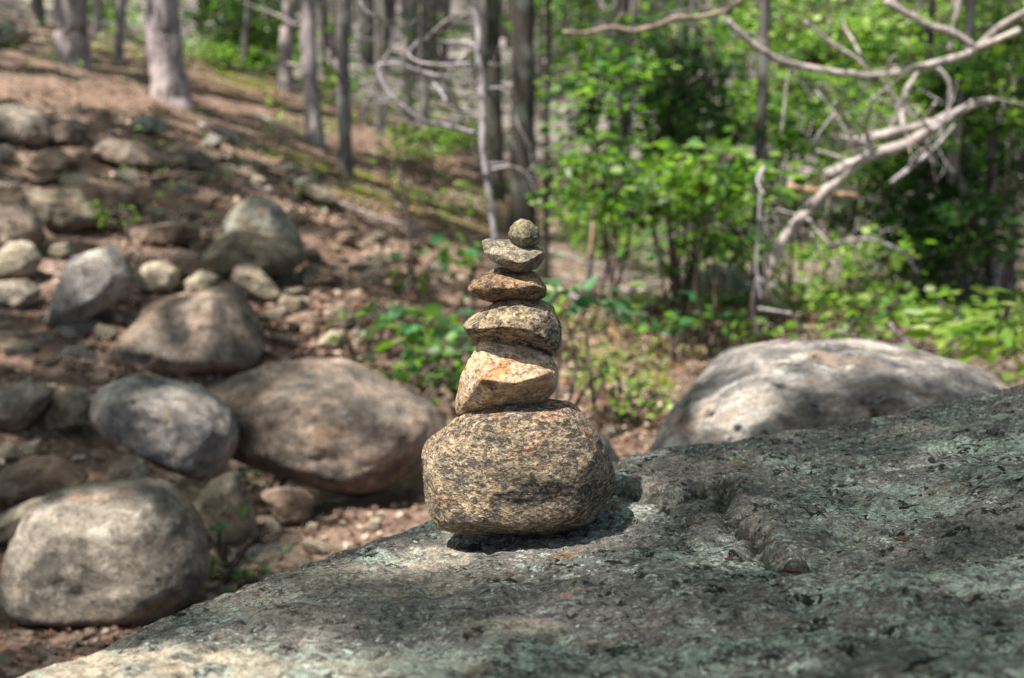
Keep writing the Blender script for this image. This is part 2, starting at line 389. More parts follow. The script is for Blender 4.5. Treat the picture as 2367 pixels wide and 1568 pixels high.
M['brownwood'] = bark_mat('brown_dead_wood', (0.10, 0.075, 0.06), (0.22, 0.17, 0.14), (0.38, 0.31, 0.26), (6, 6, 6))
M['twig'] = bark_mat('grey_twig_bark', (0.20, 0.18, 0.185), (0.34, 0.31, 0.32), (0.46, 0.42, 0.43), (8, 8, 4))
M['darktwig'] = bark_mat('brown_twig_bark', (0.05, 0.038, 0.033), (0.10, 0.075, 0.065), (0.18, 0.14, 0.12), (8, 8, 4))

def leaf_mat(name, trans=0.5, rough=0.5):
    t = NT(name, rough, 0.5)
    c = t.attr('tint')
    hs = t.n('ShaderNodeHueSaturation'); hs.inputs['Value'].default_value = 1.9; hs.inputs['Saturation'].default_value = 1.05; t.l(c, hs.inputs['Color'])
    tr = t.n('ShaderNodeBsdfTranslucent'); t.l(hs.outputs[0], tr.inputs[0])
    t.l(c, t.b.inputs['Base Color'])
    mx = t.n('ShaderNodeMixShader'); mx.inputs[0].default_value = trans
    t.l(t.b.outputs[0], mx.inputs[1]); t.l(tr.outputs[0], mx.inputs[2]); t.l(mx.outputs[0], t.out.inputs[0])
    return t.m
M['leaf'] = leaf_mat('green_leaves', 0.5, 0.42)
M['litter'] = leaf_mat('dry_leaves', 0.12, 0.9)

# ------------------------------------------------------------ terrain
GC = [(0, 1568, 2.55), (300, 1568, 2.6), (600, 1568, 2.6), (0, 1440, 3.0), (500, 1430, 3.05), (850, 1250, 3.6), (1100, 1280, 3.5), (0, 1000, 4.3), (400, 850, 5.0), (850, 820, 5.2),
      (0, 780, 5.2), (1400, 1080, 4.0), (1500, 900, 5.2), (1450, 780, 6.2), (0, 580, 6.2), (500, 640, 6.0), (900, 650, 7.0), (0, 400, 7.5), (400, 390, 8.0), (800, 410, 9.5),
      (1200, 550, 9.5), (1600, 700, 8.0), (2300, 760, 6.5), (165, 170, 10.2), (400, 250, 10.0), (0, 100, 13.0), (600, 150, 14.0), (740, 320, 12.0), (1000, 330, 16.0), (1500, 480, 16.0), (2200, 560, 14.0), (330, 1095, 4.35), (650, 1115, 4.6), (800, 1150, 4.3)]
P = []; Z = []
for a, b, Y in GC:
    q = at(a, b, Y); P.append(q[:2]); Z.append(q[2])
for x, y, z in [(0, 0, 0.0), (2.5, 0, 0.02), (-2.5, 0, 0.08), (2.5, 3, 0.05), (0, -6, -0.1), (-6, -4, 0.5), (6, -4, -0.2), (-5, 4, 0.75), (5, 8, 0.0), (-9, 12, 2.6), (-12, 28, 5.0), (0, 28, 2.4), (12, 28, 1.5),
                (-40, 60, 14.0), (0, 60, 8.5), (40, 60, 8.0), (-90, 130, 32), (0, 140, 28), (90, 130, 26), (-60, 0, 9), (60, 0, -2), (0, -60, -4), (-80, -90, 0), (80, -90, -8)]:
    P.append((x, y)); Z.append(z)
_tps = TPS(P, np.array(Z), 1e-3)
def H(xy):
    xy = np.atleast_2d(np.asarray(xy, float)); z = _tps(xy)
    p3 = np.column_stack([xy, np.zeros(len(xy))])
    return z + 0.045 * fbm(p3 * 1.1, 3) + 0.022 * fbm(p3 * 4 + 9, 3)
def h1(x, y): return float(H([(x, y)])[0])
def ground(dx, dy, ymax=60):
    r = ray(dx, dy); Ys = np.geomspace(2.0, ymax, 500); p = np.array([0, 0, CAMZ])[None] + r[None] * (Ys / r[1])[:, None]
    d = p[:, 2] - H(p[:, :2]); k = np.argmax(d < 0)
    if d[k] >= 0: return p[-1]
    k = max(k, 1); t = d[k - 1] / (d[k - 1] - d[k] + 1e-12); return p[k - 1] * (1 - t) + p[k] * t

na, nr = 760, 420
ang = np.concatenate([np.linspace(-180, -32, 70)[:-1], np.linspace(-32, 32, na - 140), np.linspace(32, 180, 72)[1:]])
ang = np.radians(ang); rad_ = np.geomspace(0.4, 170, nr)
A_, R_ = np.meshgrid(ang, rad_); X = R_ * np.sin(A_); Yg = R_ * np.cos(A_)
XY = np.column_stack([X.ravel(), Yg.ravel()]); Zg = H(XY)
near = sstep(16, 8, R_.ravel())
Zg = Zg + near * (0.011 * fbm(np.column_stack([XY, Zg]) * 14, 3) + 0.006 * fbm(np.column_stack([XY, Zg]) * 45, 2))
n_ = len(ang); i = np.arange(nr - 1)[:, None] * n_; j = np.arange(n_ - 1)[None]
Fg = np.stack([i + j, i + j + 1, i + n_ + j + 1, i + n_ + j], 2).reshape(-1, 4)
V = np.column_stack([XY, Zg])
V = np.vstack([V, [0, 0, h1(0, 0)]])
# project back to the picture for the moss and needle zones (they are real places on the ground)
tint = np.zeros((len(V), 3))
def zone(cx, cy, rx, ry, k=0, ang_=0.0, val=1.0):
    g = V - np.array([0, 0, CAMZ]); dep = g @ FW
    ok = dep > 0.3; u = np.where(ok, g[:, 0] / np.where(ok, dep, 1), 9) * F + 1183.5; v_ = np.where(ok, -(g @ UP) / np.where(ok, dep, 1), 9) * F + 784
    a = u - cx; b = v_ - cy; c, s_ = math.cos(ang_), math.sin(ang_)
    e = ((a * c + b * s_) / rx) ** 2 + ((-a * s_ + b * c) / ry) ** 2
    tint[:, k] = np.maximum(tint[:, k], val * sstep(1.3, 0.5, e))
zone(860, 440, 220, 38, 0, 0.28, 1.0); zone(700, 375, 120, 22, 0, 0.3, 0.8); zone(1050, 500, 120, 30, 0, 0.2, .6)
zone(1500, 760, 260, 90, 0, 0, 0.7); zone(1450, 900, 120, 60, 0, 0, 0.9); zone(600, 170, 120, 40, 0, 0, .8)
zone(150, 215, 330, 32, 1, 0.1, .9); zone(550, 210, 160, 60, 1, 0.3, 0.8); zone(900, 300, 200, 50, 1, 0.3, .8); zone(900, 590, 240, 30, 1, 0.1, .7); zone(1420, 960, 110, 150, 1, 0, 0.8)
zone(900, 1230, 200, 70, 1, 0, 0.7); zone(200, 830, 240, 40, 1, 0, 0.5)
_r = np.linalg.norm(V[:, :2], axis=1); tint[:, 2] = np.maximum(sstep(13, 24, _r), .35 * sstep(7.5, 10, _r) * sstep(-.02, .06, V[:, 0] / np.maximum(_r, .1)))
o = link('ground', mesh_np('ground', V, Fg, True, tint), M['ground']); tag(o, kind='structure')

# ------------------------------------------------------------ rocks
_ico = {}
def ico(sub):
    if sub not in _ico:
        bm = bmesh.new(); bmesh.ops.create_icosphere(bm, subdivisions=sub, radius=1)
        bm.verts.ensure_lookup_table()
        _ico[sub] = (np.array([v.co[:] for v in bm.verts]), np.array([[v.index for v in f.verts] for f in bm.faces])); bm.free()
    return _ico[sub]
def hull_planes(P):
    bm = bmesh.new()
    for p in P: bm.verts.new(p)
    bmesh.ops.convex_hull(bm, input=bm.verts[:])
    bm.normal_update(); N = []; D = []
    for f in bm.faces:
        if f.calc_area() < 1e-9: continue
        n = np.array(f.normal[:]); d = float(np.dot(n, f.verts[0].co[:]))
        if d < 0: n, d = -n, -d
        if any(np.dot(n, m) > 0.995 for m in N): continue
        N.append(n); D.append(max(d, 1e-4))
    bm.free(); return np.array(N), np.array(D)
def rock_verts(P, sub=5, p=14, amp=0.02, freq=3.0, seed=0, fine=0.0, ffreq=40, rug=0.0, cuts=0):
    """P: world points of the hull; returns centre, verts relative, faces"""
    P = np.asarray(P, float); c = (P.min(0) + P.max(0)) / 2; Q = P - c
    N, D = hull_planes([tuple(q) for q in Q]); ext = (Q.max(0) - Q.min(0)) / 2
    if cuts:
        rr_ = np.random.default_rng(seed + 50)
        for _ in range(cuts):
            nn_ = rr_.normal(size=3); nn_ /= np.linalg.norm(nn_); N = np.vstack([N, nn_]); D = np.append(D, (Q @ nn_).max() * rr_.uniform(.83, .95))
    U, Fc = ico(sub); d = U * ext; d /= np.linalg.norm(d, axis=1)[:, None]
    k = np.maximum(d @ N.T / D[None], 0) ; mx = k.max(1)
    r = 1 / (mx * (((k / mx[:, None]) ** p).sum(1)) ** (1 / p)) * (1 + 0.7 / p)
    V = d * r[:, None]; sc = ext.mean()
    nz = fbm(V / sc * freq * 0.5 + seed * 7.7, 4)
    V = V + d * (nz * amp * sc)[:, None]
    if rug: V = V + d * ((fbm(V * 8 + seed, 3) * 0.013 + fbm(V * 24 + seed, 3) * 0.006 - 0.003 * sstep(.8, 1, 1 - np.abs(perlin(V * 5 + seed * 3)) * 2.2)) * min(1, sc * 4) * rug)[:, None]
    if fine: V = V + d * (fbm(V * ffreq + seed, 4, 0.6) * fine)[:, None]
    return c, V, Fc
def outline_rock(name, pts, label, mat, cat='rock', group=None, th=0.8, Y=None, p=12, sub=6, amp=0.10, freq=2.6, seed=None, cuts=10, under=0.0, tilt=0.0, conv=None, base=None):
    pts = np.array([conv(*q) if conv else q for q in pts], float)
    seed = seed if seed is not None else random.randint(0, 999)
    bx, by = (base if base else (pts[:, 0].mean(), pts[:, 1].max()))
    wpx = pts[:, 0].max() - pts[:, 0].min()
    if Y is None:
        g = ground(bx, by); Yf = g[1]
    else: Yf = Y
    W = wpx * Yf / F; T = W * th; Yc = Yf + 0.30 * T
    cen = pts.mean(0); P = []
    for s_, dy in ((1.0, 0), (0.92, -0.26), (0.62, -0.48), (0.92, 0.26), (0.6, 0.48)):
        for q in pts:
            c_ = cen + np.array([0, -under * (pts[:, 1].max() - pts[:, 1].min()) * (1 if dy < 0 else 0)])
            e = c_ + (q - c_) * s_
            yy = Yc + dy * T + tilt * T * (cen[1] - e[1]) / max(1, (pts[:, 1].max() - pts[:, 1].min()))
            P.append(at(e[0], e[1], Yc) * np.array([1, 0, 1]) + np.array([0, yy, 0]))
    c, V, Fc = rock_verts(P, sub, p * 2.4, amp * 1.35, freq, seed, rug=1.0, cuts=cuts)
    o = link(name, mesh_np(name, V, Fc), mat, loc=c)
    return tag(o, label, cat, group)

# cairn: six stones, traced facets, depth offsets in cm towards the camera
YC = 1.62
def cairn(name, pts, label, mat, p=26, amp=0.03, freq=3, sub=7, seed=1, fine=0.0012, sc=1.0, ff=45, cuts=0):
    P = [at(*c7(x, y), YC - dz * 0.01) for x, y, dz in pts]
    c, V, Fc = rock_verts(P, sub, p, amp, freq, seed, fine, ff, 0.0, cuts)
    o = link(name, mesh_np(name, V, Fc), mat, loc=c)
    return tag(o, label, 'stone', 'stones balanced in the cairn')
cairn('cairn_stone', [(52, 1150, 0), (64, 1078, -1), (125, 1012, 0), (230, 940, 0), (430, 876, -1.5), (600, 874, -2), (725, 888, -2), (805, 955, -1), (872, 1095, -1.5), (922, 1170, -3), (932, 1262, -3.5), (885, 1365, -3), (800, 1455, 0), (640, 1490, 0), (250, 1480, 0), (118, 1462, 1), (85, 1400, 1), (55, 1280, 0),
    (175, 1080, 5), (400, 970, 5.8), (700, 958, 5.2), (840, 1110, 5.4), (832, 1240, 5.4), (740, 1405, 6.8), (500, 1440, 7), (170, 1425, 5.5), (110, 1230, 5.2), (480, 1190, 8.6), (300, 1440, 6.8), (700, 1230, 7.4),
    (150, 1050, -6.5), (720, 940, -8), (880, 1250, -7), (200, 1420, -6), (700, 1450, -6)],
    'large bottom stone of the cairn, golden and speckled black, widest of the six', G['base'], p=42, amp=0.05, seed=2, fine=0.0022, ff=38)
cairn('cairn_stone', [(345, 592, 0.5), (425, 560, -1), (500, 573, -1), (580, 640, 0), (640, 692, 0), (668, 745, 1), (662, 830, 1), (620, 892, 0), (450, 905, -.5), (215, 948, 0.2), (203, 900, 0), (223, 780, -.5), (300, 690, 0),
    (322, 785, 5.0), (480, 803, 5.6), (595, 770, 4.8), (640, 750, 3), (298, 870, 2.2), (320, 610, 1), (240, 930, .8), (600, 875, 0.6), (450, 850, 1.6),
    (300, 700, -5), (600, 720, -5), (240, 900, -5), (600, 890, -5)],
    'cream and rust quartz stone with a bright slanted face, just above the bottom stone', G['quartz'], p=60, amp=0.045, seed=5, fine=0.0018)
cairn('cairn_stone', [(229, 545, 1), (268, 508, 0), (370, 458, -1), (440, 406, -1.5), (520, 410, -1.5), (600, 432, -1.5), (650, 458, -1), (680, 520, -1), (691, 605, 0), (682, 640, 0), (640, 692, -.5), (305, 645, -.5),
    (262, 560, 3), (345, 545, 4), (440, 540, 5.2), (540, 560, 5), (620, 610, 3.5), (665, 640, 1.6), (380, 480, 3.2), (500, 450, 3.2), (620, 500, 3), (290, 610, 1.0),
    (330, 520, -5), (600, 470, -6), (650, 620, -5), (350, 620, -4)],
    'tan stone with black spots and a pointed left end, third stone from the bottom', G['spotted'], p=60, amp=0.05, seed=9, fine=0.0018)
cairn('cairn_stone', [(257, 375, 0), (285, 335, 0), (350, 300, -1), (402, 281, -1), (480, 290, -1), (560, 296, -1), (600, 338, 0), (620, 375, 0), (613, 415, 0), (580, 432, 0), (370, 442, 0), (320, 428, 0.5), (268, 405, 0.5),
    (300, 370, 2.4), (400, 352, 3.4), (440, 378, 4.0), (560, 362, 3.4), (605, 378, 1.8), (330, 400, 2.4), (500, 400, 3.4),
    (320, 340, -3.5), (570, 330, -4), (580, 420, -3), (340, 420, -3)],
    'orange brown lens shaped stone, fourth from the bottom of the cairn', G['brown'], p=50, amp=0.05, seed=12, fine=0.0015)
cairn('cairn_stone', [(324, 165, 0.5), (360, 160, -1), (440, 160, -2.5), (560, 180, -2.5), (600, 198, -1), (611, 238, 0), (572, 290, 0.5), (512, 307, 1), (475, 303, 1), (372, 256, 1.5), (335, 217, 1.5),
    (440, 228, 3.2), (478, 262, 3.5), (530, 255, 3), (600, 215, 1.6), (395, 225, 2.6),
    (400, 170, -3.0), (560, 190, -3.5), (520, 290, -2), (430, 270, -2)],
    'flat grey angular slab tapering to a point on the left, second stone from the top', G['slab'], p=90, amp=0.045, seed=15, fine=0.0013)
cairn('cairn_stone', [(443, 130, 0), (453, 90, 0), (490, 63, 0), (540, 68, 0), (580, 104, 0), (589, 150, 0), (572, 180, 0), (530, 202, 0), (478, 193, 0), (450, 165, 0),
    (470, 140, 1.5), (515, 90, 1.6), (515, 150, 2.2), (565, 140, 1.5), (510, 185, 1.5),
    (480, 100, -1.6), (560, 110, -1.6), (520, 180, -1.6)],
    'small round olive stone on the very top of the cairn', G['top'], p=70, amp=0.08, cuts=6, seed=21, sub=6, fine=0.0012)

# ------------------------------------------------------------ the big lichened boulder under the cairn
BS = [(150, 1568, 1.05), (470, 1470, 1.25), (540, 1420, 1.35), (760, 1320, 1.5), (960, 1255, 1.65), (1150, 1246, 1.64), (1420, 1090, 1.85), (1600, 1045, 1.92), (1900, 1000, 1.98), (2200, 945, 2.03), (2367, 905, 2.05),
      (600, 1568, 1.05), (1200, 1568, 1.0), (1800, 1568, .95), (2367, 1568, .9), (1200, 1400, 1.28), (1800, 1350, 1.3), (2367, 1300, 1.3), (1700, 1200, 1.58), (2100, 1150, 1.6), (2367, 1080, 1.62), (850, 1420, 1.27)]
bw = np.array([at(*q) for q in BS])
_depth = TPS([(q[0] / 1000, q[1] / 1000) for q in BS], np.array([q[2] for q in BS]), 1e-4)
def on_boulder(dx, dy): return at(dx, dy, float(_depth([(dx / 1000, dy / 1000)])[0]))
extra = [(-0.25, 0.5, 0.70), (0.2, 0.3, 0.74), (0.8, 0.4, 0.80), (1.5, 1.0, 0.80), (1.6, 2.0, 0.80), (0.3, -0.4, 0.7), (1.6, -0.3, 0.82)]
_top = TPS(list(bw[:, :2]) + [e[:2] for e in extra], np.concatenate([bw[:, 2], [e[2] for e in extra]]), 2e-4)
rim = [tuple(at(*q)[:2]) for q in [(60, 1600, 1.0), (470, 1470, 1.25), (540, 1420, 1.35), (760, 1320, 1.5), (960, 1255, 1.65), (1200, 1190, 1.77), (1420, 1090, 1.85), (1600, 1045, 1.92), (1900, 1000, 1.98), (2200, 945, 2.03), (2367, 905, 2.05)]]
rim += [(1.15, 2.1), (1.8, 1.9), (2.1, 1.2), (2.0, 0.2), (1.5, -0.5), (0.6, -0.6), (0.0, -0.3), (-0.25, 0.2), (-0.36, 0.7)]
def poly_sdf(Q, poly):
    poly = np.array(poly); d = np.full(len(Q), 1e9); ins = np.zeros(len(Q), bool)
    for a, b in zip(poly, np.roll(poly, -1, 0)):
        e = b - a; t = np.clip(((Q - a) @ e) / (e @ e), 0, 1); d = np.minimum(d, np.linalg.norm(Q - a - t[:, None] * e, axis=1))
        c = ((a[1] > Q[:, 1]) != (b[1] > Q[:, 1])) & (Q[:, 0] < (b[0] - a[0]) * (Q[:, 1] - a[1]) / (b[1] - a[1] + 1e-12) + a[0]); ins ^= c
    return np.where(ins, -d, d)
def line_d(Q, pl):
    d = np.full(len(Q), 1e9)
    for a, b in zip(pl[:-1], pl[1:]):
        a = np.array(a); b = np.array(b); e = b - a; t = np.clip(((Q - a) @ e) / (e @ e), 0, 1); d = np.minimum(d, np.linalg.norm(Q - a - t[:, None] * e, axis=1))
    return d
xs = np.concatenate([np.arange(-0.95, -0.5, 0.02), np.arange(-0.5, 0.85, 0.0026), np.arange(0.85, 2.75, 0.02)])
ys = np.concatenate([np.arange(-1.15, 0.75, 0.02), np.arange(0.75, 2.2, 0.0026), np.arange(2.2, 2.7, 0.02)])
XX, YY = np.meshgrid(xs, ys); Q = np.column_stack([XX.ravel(), YY.ravel()]); q3 = np.column_stack([Q, 0 * Q[:, 0]])
zt = _top(Q)
sdf = poly_sdf(Q, rim) + 0.012 * fbm(q3 * 9, 3)
Rr = 0.30; dd = np.clip(sdf, 0, None)
drop = np.where(dd < 0.27, Rr - np.sqrt(np.maximum(Rr ** 2 - dd ** 2, 1e-6)), 0.1692 + (dd - 0.27) * 2.6)
bz = zt - drop
crack = [tuple(on_boulder(*z8(*q))[:2]) for q in [(330, 420), (400, 412), (560, 430), (720, 440), (850, 402), (930, 395), (915, 470), (925, 560), (1000, 590), (1080, 620), (1090, 690), (1190, 770), (1260, 800), (1390, 765)]]
raised = crack + [tuple(on_boulder(*z8(*q))[:2]) for q in [(1600, 600), (2000, 500), (2100, 200)]] + [tuple(at(1900, 995, 2.05)[:2]), tuple(at(1400, 1085, 1.95)[:2])]
qq = Q + 0.006 * np.column_stack([fbm(q3 * 30, 3), fbm(q3 * 30 + 5, 3)])
cd = line_d(qq, crack); ins = poly_sdf(qq, raised)
fade = sstep(0.12, 0.0, cd)
bz += np.where(ins < 0, 1, 0) * 0.013 * sstep(0, 0.022, -ins) * fade
bz -= 0.012 * np.exp(-(cd / 0.007) ** 2) * sstep(-.2, .2, fbm(q3 * 14 + 8, 2))
def lump(zx, zy, r, h_, conv=z8, asp=1.0):
    global bz
    c_ = on_boulder(*conv(zx, zy))[:2]; d = np.linalg.norm((Q - c_) * np.array([1, asp]), axis=1); bz = bz + h_ * np.exp(-(d / r) ** 2)
lump(1300, 470, 0.09, 0.012); lump(620, 360, 0.08, 0.008); lump(2330, 420, 0.07, 0.02); lump(2250, 560, 0.06, 0.012); lump(1260, 730, 0.018, -0.014); lump(1040, 680, 0.016, -0.012)
lump(600, 850, 0.12, 0.012); lump(300, 1100, 0.10, -0.012); lump(1900, 900, 0.1, 0.010)
lump(2250, 1180, 0.022, -0.02); lump(2200, 930, 0.014, -0.012); lump(1330, 960, 0.02, -0.010); lump(1640, 1100, 0.016, -0.010); lump(720, 1200, 0.02, -0.012)
body = sstep(0.3, 0.05, sdf)
bz += body * (0.010 * fbm(q3 * 7 + 3, 3) + 0.006 * fbm(q3 * 22, 3))
rg_ = 1 - np.abs(perlin(q3 * 16 + 4)) * 2; bz -= body * 0.004 * sstep(0.75, 1.0, rg_)
bz += 0.0022 * fbm(q3 * 70, 3, 0.6)
pit = fbm(q3 * np.array([30, 26, 1]) + 11, 3); bz -= 0.012 * sstep(0.34, 0.58, pit) * body; pit2 = fbm(q3 * 75 + 31, 2); bz -= 0.005 * sstep(.35, .6, pit2) * body; bz += body * .0035 * fbm(q3 * 38 + 2, 3)
tb = np.zeros((len(Q), 3))
tb[:, 0] = np.maximum(np.exp(-(cd / 0.011) ** 2), .8 * sstep(0.36, 0.7, pit))  # crack darkened to paint its overhang shade; pits tinted for black growth
for cx, cy, rx, ry, val in [(330, 1545, 330, 55, 1.0), (850, 1350, 250, 45, 0.45), (1000, 1290, 90, 30, 0.6), (1180, 1450, 130, 22, .8), (650, 1410, 160, 30, .35), (900, 1545, 260, 30, .4)]:
    g = np.column_stack([Q, bz]) - np.array([0, 0, CAMZ]); dep = np.maximum(g @ FW, 0.1)
    u = g[:, 0] / dep * F + 1183.5; v_ = -(g @ UP) / dep * F + 784
    tb[:, 1] = np.maximum(tb[:, 1], val * sstep(1.4, 0.4, ((u - cx) / rx) ** 2 + ((v_ - cy) / ry) ** 2))  # cream ellipses stand in for pools of sunlight on the boulder
keep = bz > -0.12
nx, ny = len(xs), len(ys); i = np.arange(ny - 1)[:, None] * nx; j = np.arange(nx - 1)[None]
Fb = np.stack([i + j, i + j + 1, i + nx + j + 1, i + nx + j], 2).reshape(-1, 4)
Fb = Fb[keep[Fb].all(1)]
used = np.zeros(len(Q), bool); used[Fb.ravel()] = True; remap = np.cumsum(used) - 1
Vb = np.column_stack([Q, bz])[used]; Fb = remap[Fb]
o = link('lichened_boulder', mesh_np('lichened_boulder', Vb, Fb, True, tb[used]), M['lichen'])
tag(o, 'huge dark grey boulder crusted with pale green lichen, carrying the cairn in the foreground', 'boulder')

# bits of bark lying in the hollows of the boulder
M['chip'] = rock_mat('brown_bark_chip', (0.06, 0.035, 0.022), (0.12, 0.065, 0.04), (0.2, 0.11, 0.07))
for zx, zy, r_, lab in [(1262, 785, .009, 'orange brown bark chip lodged at the lower end of the crack'), (1795, 622, .009, 'dark brown bark chip on the boulder, right of the crack'), (775, 568, .007, 'reddish bark chip on the boulder between the cairn and the crack'), (1590, 318, .004, 'tiny black crumb high on the boulder'), (950, 700, .005, 'small brown bark crumb just left of the foot of the crack')]:
    g = on_boulder(*z8(zx, zy)); k_ = np.argmin((Q[:, 0] - g[0]) ** 2 + (Q[:, 1] - g[1]) ** 2)
    Pp = rng.normal(size=(12, 3)); Pp /= np.linalg.norm(Pp, axis=1)[:, None]; Pp *= np.array([1.5, 1, .35]) * r_
    c, Vv, Fc = rock_verts(Pp, 4, 20, .2, 2.5, int(zx)); o = link('bark_chip', mesh_np('bark_chip', Vv, Fc), M['chip'], loc=(g[0], g[1], bz[k_] + r_ * .25)); tag(o, lab, 'bark chip')

